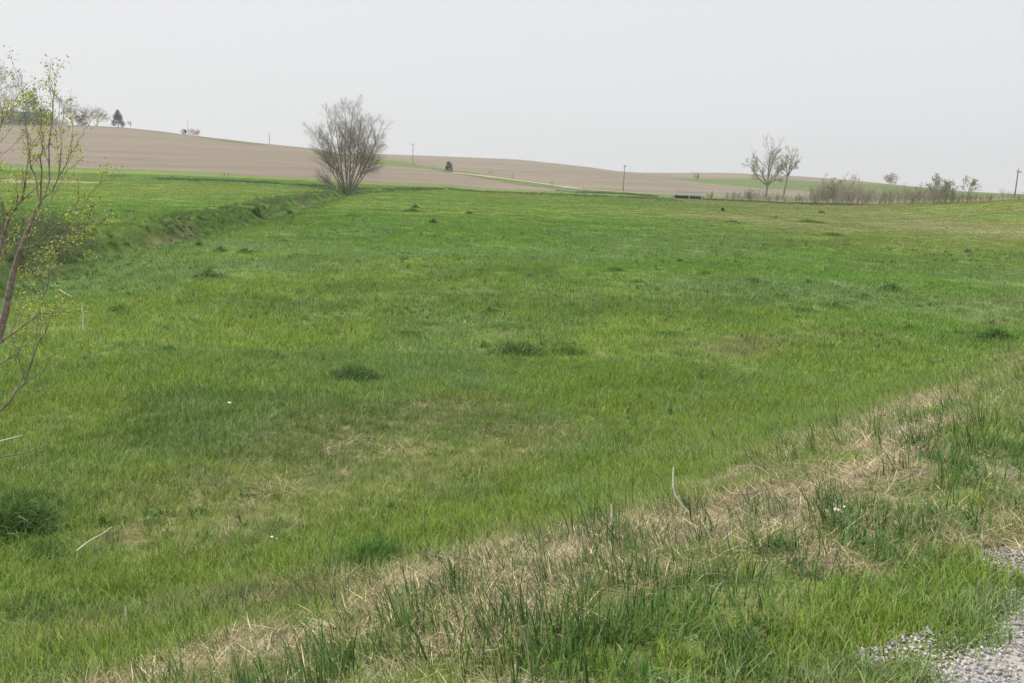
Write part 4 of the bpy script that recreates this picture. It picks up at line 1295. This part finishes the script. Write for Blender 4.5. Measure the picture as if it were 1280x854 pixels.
for pts, r0, r1 in paths:
    n_ = 14; P = smooth_path(pxpath(pts), n_) + 0
    P[1:] += g.normal(0, .005, (n_ - 1, 3))
    r0 = r0 * (.95 if pts[0][1] > 455 else .62); BRN.add(P, np.linspace(r0, r1 * .7, n_), 6)
    Dr = np.gradient(P, axis=0); Dr /= np.linalg.norm(Dr, axis=1)[:, None]
    L = np.linalg.norm(np.diff(P, axis=0), axis=1).sum()
    low = pts[0][1] > 400 and pts[-1][1] > 300
    branchset(g, [TWG, TWG], P, Dr, r0, L, [(max(2, (7 if low else 9) * L), .26 / max(L, .6) * 1.1, .55, .06, .08, 4, 4, .0016), (3, .5, .5, .05, .1, 3, 3, .0011)], 0, tips, .25)
link('trunk', TRK.mesh('trunk'), M['sapbark'], sap, True); link('branches', BRN.mesh('branches'), M['sapbark'], sap, True)
link('twigs', TWG.mesh('twigs'), M['sapbark'], sap)['kind'] = 'stuff'
up_t = [t for t in tips if (t[-1][2] + so_[2]) > 2.0]
leafobj('leaves', up_t if len(up_t) > 5 else tips, 5200, .0155, 5, M['leafy'], sap, .022)

# leafy brush at the creek behind it
for k, (lb, px, py, hp, wp) in enumerate([('low leafy bush by the creek behind the sapling', 30, 338, 46, 66), ('low bush with pale shoots by the creek right of the sapling trunk', 74, 322, 34, 46), ('leafy bush at the left edge by the creek', -22, 348, 60, 60)]):
    P = on_ground(px, py); s = math.hypot(P.x, P.y) / F
    small_tree('creek_bush', lb, P, hp * s, wp * s, 0, 120 + k, 6, 'leafmid', 5200, .055, bark='brushgrey', crown_start=.1, cat='bush', tw=.004, dens=.8)


# ------------------------------------------------------------------ sticks, stalks, litter
def stick(name, label, cat, pts, r0, r1, mat, lifts):
    P = []
    for (px, py), lf in zip(pts, lifts):
        q = on_ground(px, py); P.append(np.array([q.x, q.y, q.z + lf]))
    P = np.array(P); o0 = P[0].copy()
    T = Tubes(); S = smooth_path(P - o0, 12); T.add(S, np.linspace(r0, r1, 12), 6)
    o = link(name, T.mesh(name), M[mat], None, True); o.location = o0; tag(o, label, cat); return o


def upright(name, label, cat, base, top, r0, r1, bow=.02, mat='straw'):
    b = on_ground(*base); d = math.hypot(b.x, b.y); t = at_dist(top[0], top[1], d + .05)
    P = np.array([np.array(b), np.array(b) * .6 + np.array(t) * .4 + np.array([bow, 0, 0]), np.array(b) * .25 + np.array(t) * .75 + np.array([bow * .5, 0, 0]), np.array(t)])
    T = Tubes(); T.add(smooth_path(P - P[0], 10), np.linspace(r0, r1, 10), 6)
    o = link(name, T.mesh(name), M[mat], None, True); o.location = P[0]; tag(o, label, cat); return o


upright('dead_stalk', 'long pale bent dead stalk leaning left above the bank', 'stalk', (866, 646), (842, 584), .007, .004, -.07)
upright('dead_stalk', 'short white dead stalk standing upright on the bank', 'stalk', (761, 666), (764, 630), .006, .003, .012)
upright('dead_stalk', 'pale upright dead stalk in the grass near the sapling', 'stalk', (104, 414), (102, 378), .012, .005, .01)
upright('dead_stalk', 'pale dead stalk leaning right on the straw band at lower centre', 'stalk', (646, 770), (620, 735), .003, .0015, .01)
upright('dead_stalk', 'thin white stalk among dry grass below the lush clump', 'stalk', (514, 760), (508, 718), .003, .0015, .01)
stick('fallen_stick', 'pale curved stick lying in the grass at lower left', 'stick', [(96, 697), (112, 688), (128, 680), (140, 672)], .005, .0025, 'straw', [.05, .08, .08, .09])
stick('fallen_branch', 'grey brown branch reaching in from the left edge over the grass', 'branch', [(-60, 603), (-5, 598), (28, 595), (62, 586)], .009, .004, 'sapbark', [.2, .2, .22, .24])
stick('fallen_stick', 'faint pale stick near the left edge above the branch', 'stick', [(-10, 568), (10, 563), (30, 560)], .007, .004, 'straw', [.12, .12, .14])
stick('fallen_stick', 'thin dark stick lying on the straw right of the bent stalk', 'stick', [(905, 642), (935, 638), (962, 634)], .004, .002, 'sapbark', [.12, .10, .12])
stick('fallen_stick', 'small pale twig lying by the leaning stalk on the left', 'stick', [(74, 366), (82, 372), (90, 376)], .008, .004, 'straw', [.1, .1, .1])
for k, (lb, px, py, sz) in enumerate([('small white scrap of litter in the grass left of the lush clump', 340, 684, .014), ('tiny white scrap beside the other on the left', 346, 686, .010), ('white scrap of litter among the grass on the right bank', 1043, 657, .018), ('small pale scrap beside the white one on the right bank', 1054, 653, .012), ('white feather like scrap lying out in the left pasture', 287, 516, .03)]):
    P = on_ground(px, py); g = np.random.default_rng(k)
    n_ = 5; gx, gy = np.meshgrid(np.linspace(-1, 1, n_), np.linspace(-1, 1, n_))
    V = np.stack([gx.ravel() * sz * .8, gy.ravel() * sz * .6, g.uniform(0, sz * .6, n_ * n_)], 1)
    a_ = (np.arange(n_ - 1)[:, None] * n_ + np.arange(n_ - 1)[None]); Q = np.stack([a_, a_ + 1, a_ + 1 + n_, a_ + n_], -1).reshape(-1, 4)
    V2 = V - np.array([0, 0, .002]); Q2 = Q[:, ::-1] + len(V)
    o = link('paper_scrap', mesh_np('paper_scrap', np.vstack([V, V2]), np.vstack([Q, Q2])), M['white']); o.location = P + Vector((0, 0, .085 if k != 4 else .12)); tag(o, lb, 'litter')


# ------------------------------------------------------------------ haze over the fields
g_ = []
box(g_, hq := [], -2600, 2600, -2600, 2600, -190, 90)
hm = bpy.data.meshes.new('haze'); hm.from_pydata(g_, [], hq); hm.update()
hmat = bpy.data.materials.new('thin haze'); hmat.use_nodes = True; ht = hmat.node_tree; ht.nodes.clear()
pv = ht.nodes.new('ShaderNodeVolumePrincipled'); pv.inputs['Color'].default_value = (.985, .99, .995, 1); pv.inputs['Density'].default_value = .00028; pv.inputs['Anisotropy'].default_value = .3
ht.links.new(pv.outputs[0], ht.nodes.new('ShaderNodeOutputMaterial').inputs['Volume'])
tag(link('haze', hm, hmat), 'thin pale haze in the air over the fields', kind='stuff')
